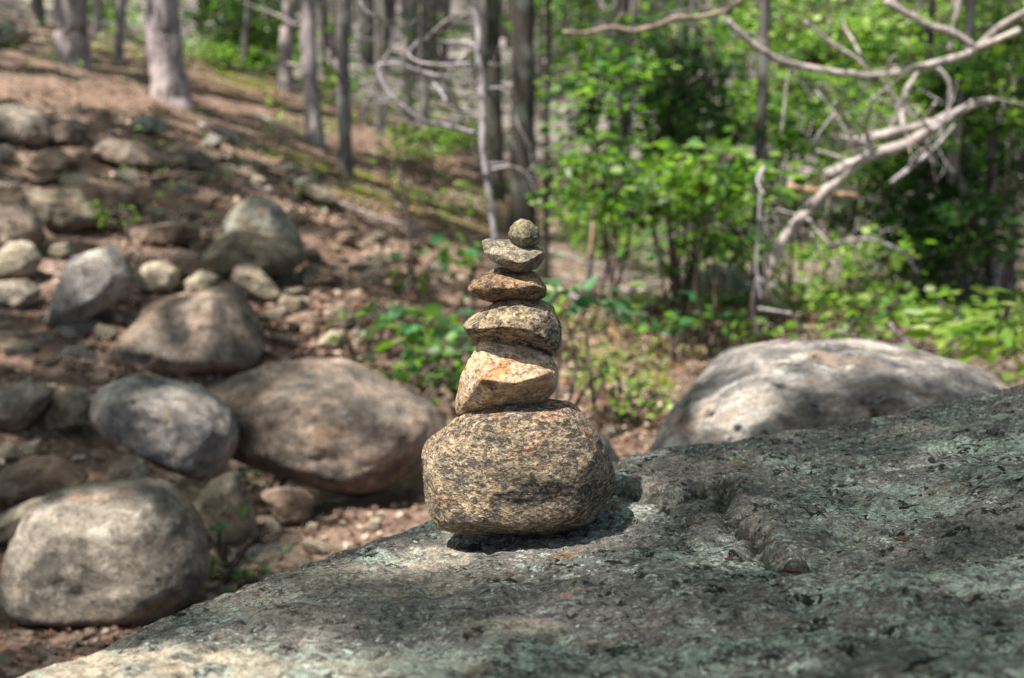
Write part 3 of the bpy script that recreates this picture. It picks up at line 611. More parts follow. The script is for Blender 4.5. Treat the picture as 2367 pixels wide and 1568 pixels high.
# ------------------------------------------------------------ rocks of the slope
g1 = 'boulders and rocks strewn over the stony slope'
RK = [
 ('boulder', [(5, 1320), (35, 1225), (90, 1160), (180, 1125), (380, 1118), (450, 1185), (485, 1280), (478, 1350), (400, 1420), (220, 1445), (60, 1425), (10, 1385)], 'big rounded grey boulder in the lower left corner, nearest of the slope rocks', 'grey', dict(th=.8, p=14, sub=6, amp=.05, cuts=0, seed=4)),
 ('rock', [(-60, 1250), (-30, 1205), (60, 1160), (200, 1135), (230, 1190), (100, 1250)], 'low grey rock showing behind the left shoulder of the big corner boulder', 'olive', dict(Y=3.5, th=.5)),
 ('boulder', [(203, 965), (232, 892), (300, 865), (370, 880), (450, 900), (520, 940), (552, 1005), (542, 1070), (490, 1106), (420, 1088), (330, 1030), (240, 1000)], 'smooth lilac grey boulder propped up over a dark hollow', 'lilac', dict(th=.75, p=10, sub=6, amp=.07, Y=3.75)),
 ('boulder', [(470, 905), (560, 852), (680, 838), (810, 852), (900, 893), (1000, 930), (1034, 985), (990, 1060), (900, 1128), (830, 1142), (750, 1105), (640, 1065), (540, 1040)], 'large tan and grey mottled boulder left of the cairn, overhanging the path', 'tan', dict(th=.8, p=22, sub=6, amp=.06, Y=4.0, under=.15, cuts=0)),
 ('rock', [(545, 1080), (575, 1150), (602, 1245), (560, 1272), (478, 1258), (432, 1170), (470, 1120)], 'pointed triangular brown grey rock leaning under the lilac grey boulder', 'olive', dict(th=.6, p=24, amp=.05)),
 ('rock', [(600, 1138), (645, 1128), (700, 1132), (728, 1158), (720, 1198), (650, 1218), (628, 1180)], 'small pinkish rock with flat top in front of the large tan boulder', 'pinkish', dict(th=.8, p=16)),
 ('rock', [(240, 1095), (275, 1060), (330, 1060), (350, 1092), (345, 1130), (240, 1130)], 'small round brown rock in the shade under the lilac grey boulder', 'olive', dict(th=.9, Y=3.6)),
 ('rock', [(-20, 1110), (50, 1065), (120, 1053), (218, 1108), (120, 1150), (-20, 1150)], 'flat slanted brown slab above the big corner boulder', 'pinkish', dict(th=.7, p=18, Y=3.75)),
 ('rock', [(-30, 900), (60, 878), (128, 903), (95, 955), (60, 990), (-30, 1005)], 'pale grey blocky rock cut by the left edge, beside the round grey one', 'grey', dict(th=.8)),
 ('rock', [(85, 960), (128, 912), (195, 903), (220, 930), (205, 980), (140, 1003), (90, 998)], 'round grey rock between the edge rock and the lilac grey boulder', 'olive', dict(th=.9)),
 ('rock', [(45, 1032), (70, 1020), (97, 1016), (92, 1048), (60, 1058)], 'small pale stone below the round grey rock', 'pale', dict(th=.9)),
 ('rock', [(-15, 1045), (5, 1028), (35, 1030), (42, 1052), (10, 1068), (-15, 1066)], 'small cream stone at the left edge above the brown slab', 'pale', dict(th=.9)),
 ('boulder', [(235, 842), (300, 762), (350, 710), (400, 685), (540, 668), (592, 760), (618, 810), (600, 852), (520, 860), (330, 850)], 'wide sloping tan boulder with a flat back in the middle of the slope', 'tan', dict(th=.9, p=16, sub=6, amp=.06, under=.28, tilt=.35)),
 ('boulder', [(98, 762), (130, 680), (165, 590), (262, 563), (300, 588), (320, 640), (282, 692), (200, 745), (112, 774)], 'upright angular light grey boulder with a pale streak down its face', 'lilac', dict(th=.6, p=26, sub=6, amp=.05, under=.2)),
 ('rock', [(311, 642), (338, 606), (380, 600), (416, 625), (413, 665), (375, 682), (325, 674)], 'round egg like grey rock beside the upright angular boulder', 'pale', dict(th=.9, p=8, amp=.04)),
 ('rock', [(425, 648), (465, 625), (508, 642), (518, 672), (430, 675)], 'pale stone behind the top of the wide sloping boulder', 'pale', dict(th=.9)),
 ('rock', [(533, 640), (545, 616), (575, 612), (605, 630), (658, 690), (640, 708), (560, 672)], 'oblong grey rock slanting down to the right below the domed boulder', 'olive', dict(th=.6, p=12)),
 ('boulder', [(500, 590), (520, 500), (560, 458), (605, 446), (660, 475), (690, 530), (708, 600), (640, 620), (540, 620)], 'tall domed olive grey boulder on the slope with a lichen patch on top', 'greenish', dict(th=.8, p=12, sub=6, Y=6.1)),
 ('boulder', [(462, 600), (492, 548), (555, 528), (640, 545), (700, 580), (707, 608), (655, 636), (560, 600), (500, 632)], 'broad olive boulder leaning against the front of the domed one', 'olive', dict(th=.6, p=12, sub=6, Y=5.85)),
 ('rock', [(320, 562), (345, 522), (430, 512), (470, 530), (462, 556), (400, 574), (340, 570)], 'flat topped brown rock over a dark gap left of the domed boulder', 'pinkish', dict(th=.8, p=12, under=.3)),
 ('rock', [(60, 440), (150, 455), (185, 450), (238, 500), (230, 520), (160, 542), (100, 515)], 'dark pointed rock in front of the pink grey one on the upper left', 'olive', dict(th=.8, p=18)),
 ('rock', [(175, 460), (205, 415), (290, 422), (318, 450), (310, 488), (230, 495)], 'pink grey flat topped rock behind the dark pointed one', 'pinkish', dict(th=.8, p=14)),
 ('boulder', [(-40, 470), (45, 463), (92, 500), (110, 545), (92, 572), (20, 592), (-40, 595)], 'rounded boulder with a white cap at the left edge', 'tan', dict(th=.8, p=9)),
 ('rock', [(-20, 600), (28, 556), (80, 560), (97, 602), (76, 637), (-20, 655)], 'whitish smooth rock at the left edge below the white capped boulder', 'pale', dict(th=.8, p=10)),
 ('rock', [(-10, 652), (60, 645), (97, 672), (82, 702), (40, 716), (-10, 695)], 'grey rock at the left edge below the whitish one', 'grey', dict(th=.8)),
 ('rock', [(198, 352), (228, 322), (310, 325), (380, 362), (392, 388), (330, 392), (240, 370)], 'long tan rock with a pale rim high on the slope', 'tan', dict(th=.6, p=14)),
 ('rock', [(370, 345), (425, 330), (470, 345), (503, 375), (495, 394), (440, 394), (400, 375)], 'tan rock on the upper slope right of the long pale rimmed one', 'tan', dict(th=.7)),
 ('boulder', [(-30, 255), (50, 240), (95, 265), (128, 320), (100, 342), (40, 332), (-30, 320)], 'grey boulder at the left edge of the upper slope', 'grey', dict(th=.8, p=10)),
 ('rock', [(105, 312), (130, 285), (172, 275), (203, 302), (192, 332), (130, 337)], 'tan and grey rock touching the upper left edge boulder', 'tan', dict(th=.8)),
 ('rock', [(298, 292), (318, 268), (358, 266), (388, 300), (342, 314)], 'small pale green lichened rock below the thick pine trunk', 'greenish', dict(th=.8, p=12)),
 ('rock', [(48, 395), (78, 355), (130, 345), (178, 370), (172, 398), (90, 404)], 'brown rock under the upper left boulders, with a dark gap beneath', 'pinkish', dict(th=.8)),
 ('boulder', [(-25, 60), (25, 47), (62, 62), (70, 92), (42, 110), (-25, 112)], 'pale green boulder by the left edge near the top, beside the first pine', 'greenish', dict(th=.8, p=9)),
 ('rock', [(674, 444), (688, 412), (728, 404), (750, 428), (746, 452)], 'small grey green rock on the edge of the moss strip', 'greenish', dict(th=.8)),
 ('rock', [(-15, 340), (18, 334), (36, 355), (30, 376), (-15, 378)], 'small dark grey rock at the left edge halfway up the slope', 'grey', dict(th=.8)),
 ('rock', [(575, 425), (590, 405), (612, 410), (618, 422), (600, 430)], 'small white stone above the domed boulder', 'pale', dict(th=.9)),
 ('rock', [(608, 442), (616, 430), (630, 434), (630, 446)], 'tiny pinkish white stone just above the dome of the domed boulder', 'pale', dict(th=.9)),
 ('rock', [(362, 412), (385, 396), (420, 402), (425, 416), (395, 422)], 'small flat tan stone on the upper slope under the long rock', 'pinkish', dict(th=.9)),
 ('rock', [(733, 790), (760, 765), (798, 763), (803, 800), (770, 808), (738, 802)], 'pale yellowish stone lying on the path left of the leafy plant', 'pale', dict(th=.9, p=14)),
 ('rock', [(796, 700), (805, 675), (835, 668), (852, 688), (840, 706)], 'small tan stone uphill of the pale yellowish one', 'pinkish', dict(th=.9)),
 ('rock', [(830, 645), (850, 622), (885, 620), (900, 640), (880, 655)], 'flat grey stone on the path below the moss strip', 'grey', dict(th=.8)),
 ('rock', [(740, 745), (760, 712), (800, 700), (830, 730), (810, 760), (770, 762)], 'low tan rock half buried in the path', 'tan', dict(th=.8)),
 ('rock', [(655, 740), (690, 722), (735, 722), (745, 745), (700, 758)], 'flat pinkish stone at the right foot of the wide sloping boulder', 'pinkish', dict(th=.8)),
 ('boulder', [(1492, 1075), (1508, 1000), (1560, 930), (1635, 858), (1690, 818), (1800, 800), (1950, 800), (2150, 812), (2230, 838), (2310, 880), (2380, 925), (2430, 1000), (2330, 1090), (1900, 1130), (1560, 1110)], 'long whale backed boulder with cream and black streaks behind the lichened one', 'streaky', dict(th=.7, p=28, sub=6, amp=.06, Y=3.1, cuts=3, seed=11)),
 ('rock', [(1368, 1060), (1375, 1010), (1392, 1005), (1420, 1040), (1450, 1085), (1400, 1100)], 'small dark grey rock just behind the right side of the bottom cairn stone', 'lilac', dict(th=.8, p=20, Y=3.2)),
 ('boulder', [(1598, 650), (1640, 610), (1705, 606), (1748, 640), (1745, 695), (1665, 705), (1610, 690)], 'grey boulder with a cream corner among the green plants behind the long boulder', 'greenish', dict(th=.8, p=12)),
 ('boulder', [(1935, 640), (1950, 560), (1990, 520), (2060, 515), (2090, 560), (2080, 640), (2000, 660)], 'grey green boulder behind the pale broken limb on the right', 'greenish', dict(th=.8, p=14)),
 ('boulder', [(2050, 690), (2080, 615), (2200, 590), (2330, 610), (2340, 700), (2200, 720)], 'long low grey boulder under the shaded saplings on the right', 'grey', dict(th=.6, p=14)),
 ('rock', [(560, 1440), (570, 1405), (620, 1395), (660, 1420), (620, 1450)], 'low grey rock at the left foot of the lichened boulder', 'grey', dict(th=.8, Y=2.9)),
 ('rock', [(455, 1385), (478, 1368), (520, 1400), (530, 1424), (500, 1420)], 'long grey brown stone lying right of the big corner boulder', 'olive', dict(th=.7)),
 ('rock', [(365, 1470), (380, 1442), (412, 1445), (415, 1472), (390, 1482)], 'small light grey stone on the ground in front of the big corner boulder', 'pale', dict(th=.9)),
 ('rock', [(605, 1225), (618, 1195), (645, 1212), (655, 1232), (625, 1238)], 'small cream stone between the triangular rock and the pinkish one', 'pale', dict(th=.9)),
 ('rock', [(845, 1215), (860, 1196), (885, 1196), (880, 1222), (855, 1228)], 'small pale stone on the bare path left of the bottom cairn stone', 'pale', dict(th=.9)),
 ('rock', [(705, 1226), (712, 1208), (735, 1210), (738, 1228)], 'small cream pebble on the path beside the pinkish rock', 'pale', dict(th=.9)),
 ('rock', [(695, 770), (700, 750), (730, 748), (738, 768), (715, 776)], 'small orange tan stone above the pale yellowish stone', 'pinkish', dict(th=.9)),
 ('rock', [(690, 450), (700, 420), (765, 440), (790, 470), (745, 480)], 'flat brown stone partly covered with moss', 'olive', dict(th=.7)),
 ('rock', [(232, 620), (240, 590), (300, 580), (310, 610), (280, 640)], 'brown stone behind the top of the upright angular boulder', 'pinkish', dict(th=.8, Y=5.6)),
 ('rock', [(108, 590), (120, 565), (160, 560), (170, 585), (140, 600)], 'flat cream stone right of the white capped boulder', 'pale', dict(th=.8)),
 ('rock', [(640, 700), (655, 680), (700, 690), (705, 720), (670, 728)], 'dark stone just right of the oblong slanting rock', 'olive', dict(th=.8)),
]
for nm, pts, lab, mt, kw in RK:
    outline_rock(nm, pts, lab, M[mt], 'boulder' if nm == 'boulder' else 'rock', g1, **kw)

# loose stones: individuals scattered over path and slope
zones_ = [(650, 1290, 120, 60, 16), (620, 700, 330, 110, 56), (300, 1510, 320, 50, 66), (150, 820, 200, 70, 36), (700, 1210, 200, 90, 24), (330, 400, 330, 90, 60), (850, 620, 150, 80, 20), (400, 520, 330, 70, 40), (1420, 960, 60, 110, 12)]
protos = []
for k in range(7):
    Pp = rng.normal(size=(16, 3)); Pp /= np.linalg.norm(Pp, axis=1)[:, None]; Pp *= np.array([1, .8, .62])
    c, Vv, Fc = rock_verts(Pp, 4, 26, 0.12, 2.5, k); protos.append((Vv, Fc))
pm = ['pale', 'pinkish', 'grey', 'tan', 'pale', 'olive', 'lilac']
pmesh = []
for k in range(7):
    me = mesh_np('loose_stone', *protos[k]); me.materials.append(M[pm[k]]); pmesh.append(me)
cnames = ['cream', 'pinkish', 'grey', 'tan', 'pale', 'olive brown', 'lilac grey']
where = ['at the left foot of the lichened boulder', 'between the slope boulders and the moss', 'on the ground in front of the big corner boulder', 'on the dirt between the left edge rocks', 'on the bare path left of the cairn', 'high on the slope below the pines', 'on the path beyond the leafy plant', 'in the litter around the domed boulder', 'in the litter just right of the cairn']
for zi, (cx, cy, rx, ry, n) in enumerate(zones_):
    for q in range(n):
        x, y = random.gauss(cx, rx * .55), random.gauss(cy, ry * .55)
        if y > 1560 or x < -20: continue
        g = ground(x, y); s_ = random.choice([0.013, 0.02, 0.028, 0.042, 0.062] if cy < 1400 else [0.011, 0.016, 0.022, 0.03]) * (g[1] / 4.5) ** 0.9
        k = random.randrange(7)
        o = bpy.data.objects.new('loose_stone', pmesh[k]); C.objects.link(o)
        o.location = (g[0], g[1], h1(g[0], g[1]) + s_ * (.3 if s_ < .03 else .08)); o.scale = (s_ * random.uniform(.8, 1.6), s_, s_ * random.uniform(.7, 1)); o.rotation_euler = (random.uniform(-.3, .3), random.uniform(-.3, .3), random.uniform(0, 6.28))
        tag(o, 'small loose %s stone lying %s' % (cnames[k], where[zi]), 'stone', 'small loose %s stones %s' % (cnames[k], where[zi]))

# ------------------------------------------------------------ trees
canopy_trees = []      # (empty, xy, top height)
def px_r(rpx, Y): return rpx / 2.529 / K * Y / F
def trunk_tree(name, line, r0, label, mat, Y=None, base_flare=1.35, cat='tree', group=None, height=7.0, canopy=True, conv=z1, seg=14, twigs=0, wob=0.25):
    L = [conv(*q) for q in line]           # top to base
    g = ground(*L[-1]) if Y is None else at(*L[-1], Y)
    Yb = g[1]
    t = thing(name, (g[0], g[1], h1(g[0], g[1])), label, cat, group)
    O = np.array(t.location)
    pts = [at(a, b, Yb) for a, b in L][::-1]
    pts[0][2] = O[2] - 0.15
    r = px_r(r0, Yb)
    dirv = pts[-1] - pts[-2]; dirv /= np.linalg.norm(dirv); dirv = dirv * 0.4 + np.array([0, 0, 1]) * .8
    top = pts[-1] + dirv * max(0.5, (height - pts[-1][2]) / max(dirv[2], .5))
    allp = [pts[0] * 1.0]
    mid = pts[0] + (pts[1] - pts[0]) * min(0.35, 0.35 / max(0.3, np.linalg.norm(pts[1] - pts[0])))
    allp += [mid] + pts[1:] + [(pts[-1] + top) / 2, top]
    zz = np.array([p[2] for p in allp]); rr = r * (1.02 - 0.55 * (zz - zz[0]) / (zz[-1] - zz[0])); rr[0] *= base_flare * 1.15; rr[1] *= 1.05
    tb_ = Tubes(); tb_.add(np.array(allp) - O, rr, seg, wob, sub=6)
    if twigs:
        tw = tb_; rr2 = random.Random(len(label))
        for k in range(twigs):
            f = rr2.uniform(0.25, 0.95); z_ = pts[0][2] + f * (pts[-1][2] - pts[0][2] + 0.4)
            b = np.array([np.interp(z_, zz, [p[i] for p in allp]) for i in range(3)]) - O
            a = rr2.uniform(0, 6.28); L_ = rr2.uniform(.3, 1.1); dv = np.array([math.cos(a), math.sin(a), rr2.uniform(-.15, .5)]); P_ = [b]
            for q in range(4):
                dv = dv + np.array([rr2.gauss(0, .25), rr2.gauss(0, .25), rr2.gauss(0, .2)]); P_.append(P_[-1] + dv / np.linalg.norm(dv) * L_ / 4)
            tw.add(P_, np.linspace(r * .16 + .003, .002, 5), 5, sub=2)
    link('trunk', tb_.mesh('trunk'), mat, t)
    if canopy: canopy_trees.append((t, O[:2].copy(), height))
    return t
trunk_tree('pine_tree', [(430, 0), (435, 200), (440, 400)], 105, 'thick grey pine trunk, leftmost of the large trunks at the top left', M['bark_pine'], seg=20)
trunk_tree('pine_tree', [(1005, 0), (1015, 250), (1060, 640)], 108, 'thick pine trunk with a pinkish sunlit patch, flaring at its foot', M['bark_pine'], seg=20)
trunk_tree('young_tree', [(745, 0), (735, 200), (718, 390)], 30, 'slim pale trunk between the two thick pines', M['bark_pine'], twigs=3)
trunk_tree('young_tree', [(1535, 0), (1515, 200), (1500, 430)], 23, 'slim grey brown trunk in front of the bright ferns at the top left', M['bark_mid'], twigs=2)
trunk_tree('pine_tree', [(1790, 0), (1770, 200), (1755, 545)], 42, 'pinkish sunlit trunk at the right end of the bright ferns', M['bark_pine'], twigs=3, base_flare=1.1)
trunk_tree('pine_tree', [(1900, 0), (1910, 400), (1950, 890)], 52, 'mottled grey trunk right of the pinkish sunlit one, its foot on the litter slope', M['bark_pine'], twigs=4)
trunk_tree('young_tree', [(2115, 0), (2120, 500), (2135, 1085)], 42, 'smooth grey green trunk standing at the start of the moss strip', M['bark_mid'], twigs=4)
trunk_tree('young_tree', [(230, 0), (240, 160)], 40, 'grey trunk at the top left corner beside the pale green boulder', M['bark_mid'], Y=15)
trunk_tree('young_tree', [(600, 0), (585, 140)], 26, 'pink grey trunk half hidden right of the leftmost thick pine', M['bark_pine'], Y=16)
trunk_tree('large_tree', [(1205, 0), (1210, 400), (1205, 900), (1200, 1450)], 78, 'dark mossy brown trunk rising straight behind the top of the cairn', M['bark_dark'], conv=z4, seg=18)
trunk_tree('young_tree', [(1020, 0), (1030, 500), (1040, 1250)], 48, 'brownish trunk between the bare sapling and the dark mossy trunk', M['bark_dark'], conv=z4, Y=11.5, twigs=4)
trunk_tree('sapling', [(1362, 0), (1360, 400), (1352, 900), (1350, 1600)], 17, 'thin nearly black stem right of the dark mossy trunk', M['bark_dark'], conv=z4, Y=7.5, seg=8, canopy=False, base_flare=1, wob=.1)
trunk_tree('sapling', [(1780, 0), (1745, 350), (1660, 650), (1635, 1000), (1640, 1330), (1600, 1600)], 19, 'thin brown leaning stem in front of the green thicket', M['bark_mid'], conv=z4, Y=7.8, seg=8, canopy=False, base_flare=1, wob=.1)
trunk_tree('sapling', [(600, 0), (600, 700), (560, 1060)], 30, 'faint grey stem left of the bare sapling, behind its crooked branches', M['bark_mid'], conv=z4, Y=14, seg=8, twigs=6)
trunk_tree('sapling', [(300, 0), (310, 400), (315, 960)], 17, 'thin stem between the smooth grey green trunk and the bare branches', M['bark_mid'], conv=z4, Y=13, seg=8, twigs=5)
trunk_tree('young_tree', [(1740, 820), (1712, 930), (1742, 1080), (1785, 1250), (1745, 1450), (1740, 1620), (1740, 1950)], 27, 'crooked grey sapling trunk in the dark shade at the right', M['bark_mid'], conv=z5, Y=6.8, canopy=False)
for k, (x, yb, r, Yd, lab) in enumerate([(2230, 770, 34, 7.4, 'leftmost trunk of the shaded clump at the right'), (2140, 745, 22, 7.9, 'dark thin trunk standing just left of the shaded clump at the right'), (2290, 780, 26, 7.2, 'pale striped trunk in the middle of the shaded clump'), (2340, 770, 22, 8, 'brownish rightmost trunk of the shaded clump'), (1755, 760, 30, 7, 'pinkish brown trunk rising out of the bare twigs beside the long boulder'), (2185, 740, 18, 8.5, 'slender dark trunk inside the shaded clump')]):
    trunk_tree('young_tree', [(x + 14, -10), (x + 4, 300), (x - 6, yb)], r * 1.2, lab, M['bark_dark' if k in (1, 5) else 'bark_mid'], conv=lambda a, b: (a, b), Y=Yd, twigs=4, canopy=k < 2, seg=10)

# bare sapling with crooked branches
def branch_thing(name, lines, label, mat, Y, conv, cat='branch', group=None, seg=8, trunk_first=False, bark='branch', jitter=0.0, taper=0.55, ground_end=False, twigs=1.6):
    P0 = conv(*lines[0][0][-1]); g = at(*P0, Y)
    if ground_end: g = np.array([g[0], g[1], h1(g[0], g[1])])
    t = thing(name, tuple(g), label, cat, group); O = g; rr2 = random.Random(len(label) * 7)
    for k, (ln, rpx) in enumerate(lines):
        tb_ = Tubes(); n = len(ln); dz = (rr2.uniform(-jitter, jitter), rr2.uniform(-jitter, jitter))
        pts = [at(*conv(*q), Y + (dz[0] * i_ / max(1, n - 1) if k else 0)) - O for i_, q in enumerate(ln)]
        if k == 0 and ground_end: pts.append(np.array([0, 0, -0.1]))
        r = px_r(rpx, Y) * .86 * (2.529 / 2.412 if conv is z6 else 1)
        tb_.add(pts, r * np.linspace(1, taper, len(pts)) * np.array([1 + rr2.uniform(-.08, .08) for _ in pts]), seg, 0.45, sub=4)
        if k <= 2 and twigs:
            L_ = sum(np.linalg.norm(pts[i_ + 1] - pts[i_]) for i_ in range(len(pts) - 1))
            for q in range(int(twigs * max(1, L_ * 2.2))):
                i_ = rr2.randrange(len(pts) - 1); f = rr2.random(); b_ = pts[i_] * (1 - f) + pts[i_ + 1] * f; dv = pts[i_ + 1] - pts[i_]; dv = dv / np.linalg.norm(dv) * rr2.choice([1, 1, -1]) * .6 + np.array([rr2.gauss(0, .6), rr2.gauss(0, .4), rr2.gauss(.1, .6)])
                pl = [b_]; ll_ = rr2.uniform(.12, .5) * min(1, .4 + L_ * .4)
                for j_ in range(5):
                    dv = dv + np.array([rr2.gauss(0, .28), rr2.gauss(0, .25), rr2.gauss(0, .28)]); pl.append(pl[-1] + dv / np.linalg.norm(dv) * ll_ / 5)
                r0_ = min(r * .45, rr2.uniform(.003, .006)); tb_.add(pl, np.linspace(r0_, .0012, 6), 5, sub=2)
                dv = dv + np.array([rr2.gauss(0, .9), rr2.gauss(0, .6), rr2.gauss(0, .9)]); dv /= np.linalg.norm(dv)
                tb_.add([pl[2], pl[2] + dv * ll_ * .3, pl[2] + dv * ll_ * .55 + np.array([0, 0, rr2.gauss(0, .03)])], [r0_ * .7, r0_ * .5, .001], 5, sub=2)
        link(('trunk' if k == 0 and trunk_first else 'side_branch' if k else 'limb'), tb_.mesh('b'), mat, t)
    return t
branch_thing('bare_sapling', [([(870, -40), (930, 150), (930, 330), (950, 500), (962, 700), (958, 900), (985, 1100), (1012, 1300), (1032, 1480), (1040, 1620)], 25),
    ([(950, 835), (830, 800), (700, 770), (580, 740), (470, 660), (380, 580), (330, 490), (312, 400)], 15),
    ([(312, 400), (430, 395), (560, 440), (720, 480)], 14), ([(312, 580), (250, 600), (222, 680), (250, 780), (420, 760)], 9),
    ([(925, 290), (860, 265), (750, 260), (560, 250)], 12), ([(330, 400), (390, 300), (410, 205), (390, 140), (250, 80), (200, 10)], 11), ([(410, 205), (480, 160), (560, 120)], 9),
    ([(950, 690), (860, 690), (810, 680), (745, 600), (735, 500), (790, 400), (900, 300)], 10), ([(650, 500), (700, 570), (740, 640)], 10), ([(560, 250), (500, 330), (560, 380), (700, 400), (880, 390)], 8), ([(330, 600), (360, 760), (310, 900)], 7),
    ([(930, 60), (850, -20)], 9), ([(600, 250), (680, 170), (760, 110), (840, 60)], 8)],
    'bare grey sapling with crooked leafless branches reaching left, behind the cairn', M['twig'], 5.8, z4, 'sapling', trunk_first=True, jitter=.5, taper=1.0, ground_end=True)
branch_thing('dead_twig', [([(1000, 545), (1075, 550), (1140, 620), (1180, 780), (1250, 900), (1252, 990)], 9)], 'thin curved twig hanging in front of the dark mossy trunk', M['twig'], 5.8, z4)
branch_thing('dead_twig', [([(1010, 1045), (1150, 1030), (1240, 1090), (1282, 1210)], 10)], 'short arched twig with a pale tip, low in front of the dark mossy trunk', M['twig'], 5.8, z4)
branch_thing('dead_twig', [([(440, 1050), (480, 1250), (500, 1400), (520, 1570), (535, 1760), (560, 1880)], 14), ([(500, 1560), (495, 1750), (520, 1860)], 10), ([(470, 1180), (420, 1080)], 8)], 'thin dead brown stem standing on the path left of the cairn', M['darktwig'], 6.0, z4, taper=.8)
# fallen limbs on the right
YB = 5.6
branch_thing('dead_branch', [([(310, 120), (400, 215), (520, 300), (640, 372), (800, 412), (1000, 447), (1200, 467), (1400, 440), (1600, 392), (1760, 350), (1850, 300), (1960, 200), (2060, 130), (2250, 40)], 24),
    ([(1200, 465), (1130, 370), (1000, 290), (880, 200), (800, 130)], 12), ([(1140, 340), (1080, 230), (1040, 170)], 12), ([(1850, 300), (1980, 250), (2120, 190)], 22), ([(700, 420), (680, 560), (650, 850)], 8)],
    'long pale dead branch sagging in a wide arc across the upper right', M['deadwood'], YB, z5, jitter=.4, taper=1.1)
branch_thing('dead_branch', [([(-260, 195), (-120, 160), (0, 110), (120, 108), (250, 85), (350, 45), (420, -20)], 19), ([(-700, 200), (-560, 205), (-400, 170), (-260, 195)], 15)],
    'brown crooked branch stretching along the top edge towards the arc', M['brownwood'], YB, z5, taper=1.2)
branch_thing('dead_branch', [([(1290, 0), (1400, 70), (1460, 95), (1560, 160), (1690, 195), (1780, 245), (1840, 290)], 27), ([(1760, -30), (1730, 100), (1700, 200), (1690, 320)], 18)],
    'thick pale broken branch coming down from the top right edge', M['deadwood'], YB - .1, z5, jitter=.2, taper=.9)
branch_thing('dead_branch', [([(1070, 890), (1200, 852), (1400, 802), (1650, 738), (1800, 660), (1950, 620)], 36), ([(1200, 848), (1158, 795), (1180, 700), (1225, 595)], 15), ([(1410, 790), (1392, 700), (1425, 560), (1495, 450)], 23), ([(1520, 760), (1560, 700), (1600, 640)], 13), ([(1150, 860), (1070, 760), (980, 630)], 12)],
    'white barkless limb with upright prongs in the middle of the right thicket', M['deadwood'], YB, z5, jitter=.3, taper=.85)
branch_thing('dead_branch', [([(925, 1085), (1060, 1022), (1220, 950), (1420, 885), (1560, 800), (1700, 700)], 44), ([(1290, 935), (1150, 880), (990, 830), (980, 700)], 13), ([(1100, 1000), (1000, 970), (870, 930)], 14)],
    'stout sawn looking pale branch just below the pronged white limb', M['deadwood'], YB, z5, jitter=.2, taper=1.0)
branch_thing('dead_branch', [([(1090, 1010), (1020, 1100), (900, 1205), (800, 1312), (700, 1430), (620, 1560), (575, 1660)], 42), ([(800, 1330), (880, 1430), (960, 1520)], 12)],
    'pale broken limb slanting down left to the ground beside the bare twigs', M['deadwood'], YB, z5, jitter=.2, taper=.9)
branch_thing('dead_branch', [([(690, 1150), (850, 1180), (1000, 1200), (1120, 1212)], 26)], 'short orange brown dead branch behind the slanting pale limb', M['orangewood'], YB + .3, z5, taper=.8)
branch_thing('dead_branch', [([(1590, 805), (1740, 690), (1830, 620)], 22)], 'stubby grey branch stub to the right of the pronged limb', M['twig'], YB - .1, z5)
branch_thing('dead_branch', [([(-400, 1330), (-200, 1290), (0, 1320), (200, 1370), (330, 1420)], 14), ([(-200, 1290), (-330, 1400)], 10)], 'thin grey branch lying level in the greenery left of the bare twigs', M['twig'], 6.4, z5)
branch_thing('bare_shrub', [([(640, -230), (620, -80), (610, 150), (595, 350), (610, 480), (620, 560)], 14), ([(610, 430), (700, 560), (820, 660), (910, 785)], 16), ([(600, 440), (572, 600), (600, 740), (660, 800)], 16),
    ([(650, 160), (740, 290), (800, 400), (805, 460)], 9), ([(640, 100), (650, 350), (660, 560)], 10), ([(640, 60), (700, 30), (850, 60)], 9), ([(890, 80), (1000, 180), (1070, 250)], 10), ([(920, 170), (960, 290), (1040, 350)], 9), ([(610, 610), (700, 625), (800, 640)], 13), ([(640, -220), (600, -140), (640, -60)], 12)],
    'leafless grey shrub with legs spreading down behind the long boulder', M['twig'], 5.2, z6, 'shrub', jitter=.3)
branch_thing('fallen_stick', [([(1070, 740), (1200, 780), (1400, 830), (1600, 790)], 10), ([(1380, 700), (1440, 770), (1500, 810)], 12)], 'grey fork of twigs on the ground just behind the crest of the long boulder', M['twig'], 4.9, z6)
branch_thing('fallen_stick', [([(1225, 770), (1350, 800), (1475, 855)], 22)], 'short pale piece of wood lying below the thick pine trunk', M['deadwood'], float(ground(*z1(1350, 850))[1]), z1, taper=.9, twigs=0)
branch_thing('fallen_stick', [([(1590, 710), (1680, 760), (1765, 825)], 16)], 'grey stick lying right of the short pale piece of wood', M['twig'], float(ground(*z1(1680, 810))[1]), z1, twigs=0)
branch_thing('broken_snag', [([(1650, 1090), (1640, 1250), (1640, 1400), (1620, 1600)], 22), ([(1650, 1100), (1560, 1220), (1440, 1340), (1380, 1460)], 14)], 'broken brown snag with an orange split tip, right of the cairn top', M['orangewood'], 7.0, z4, 'snag')

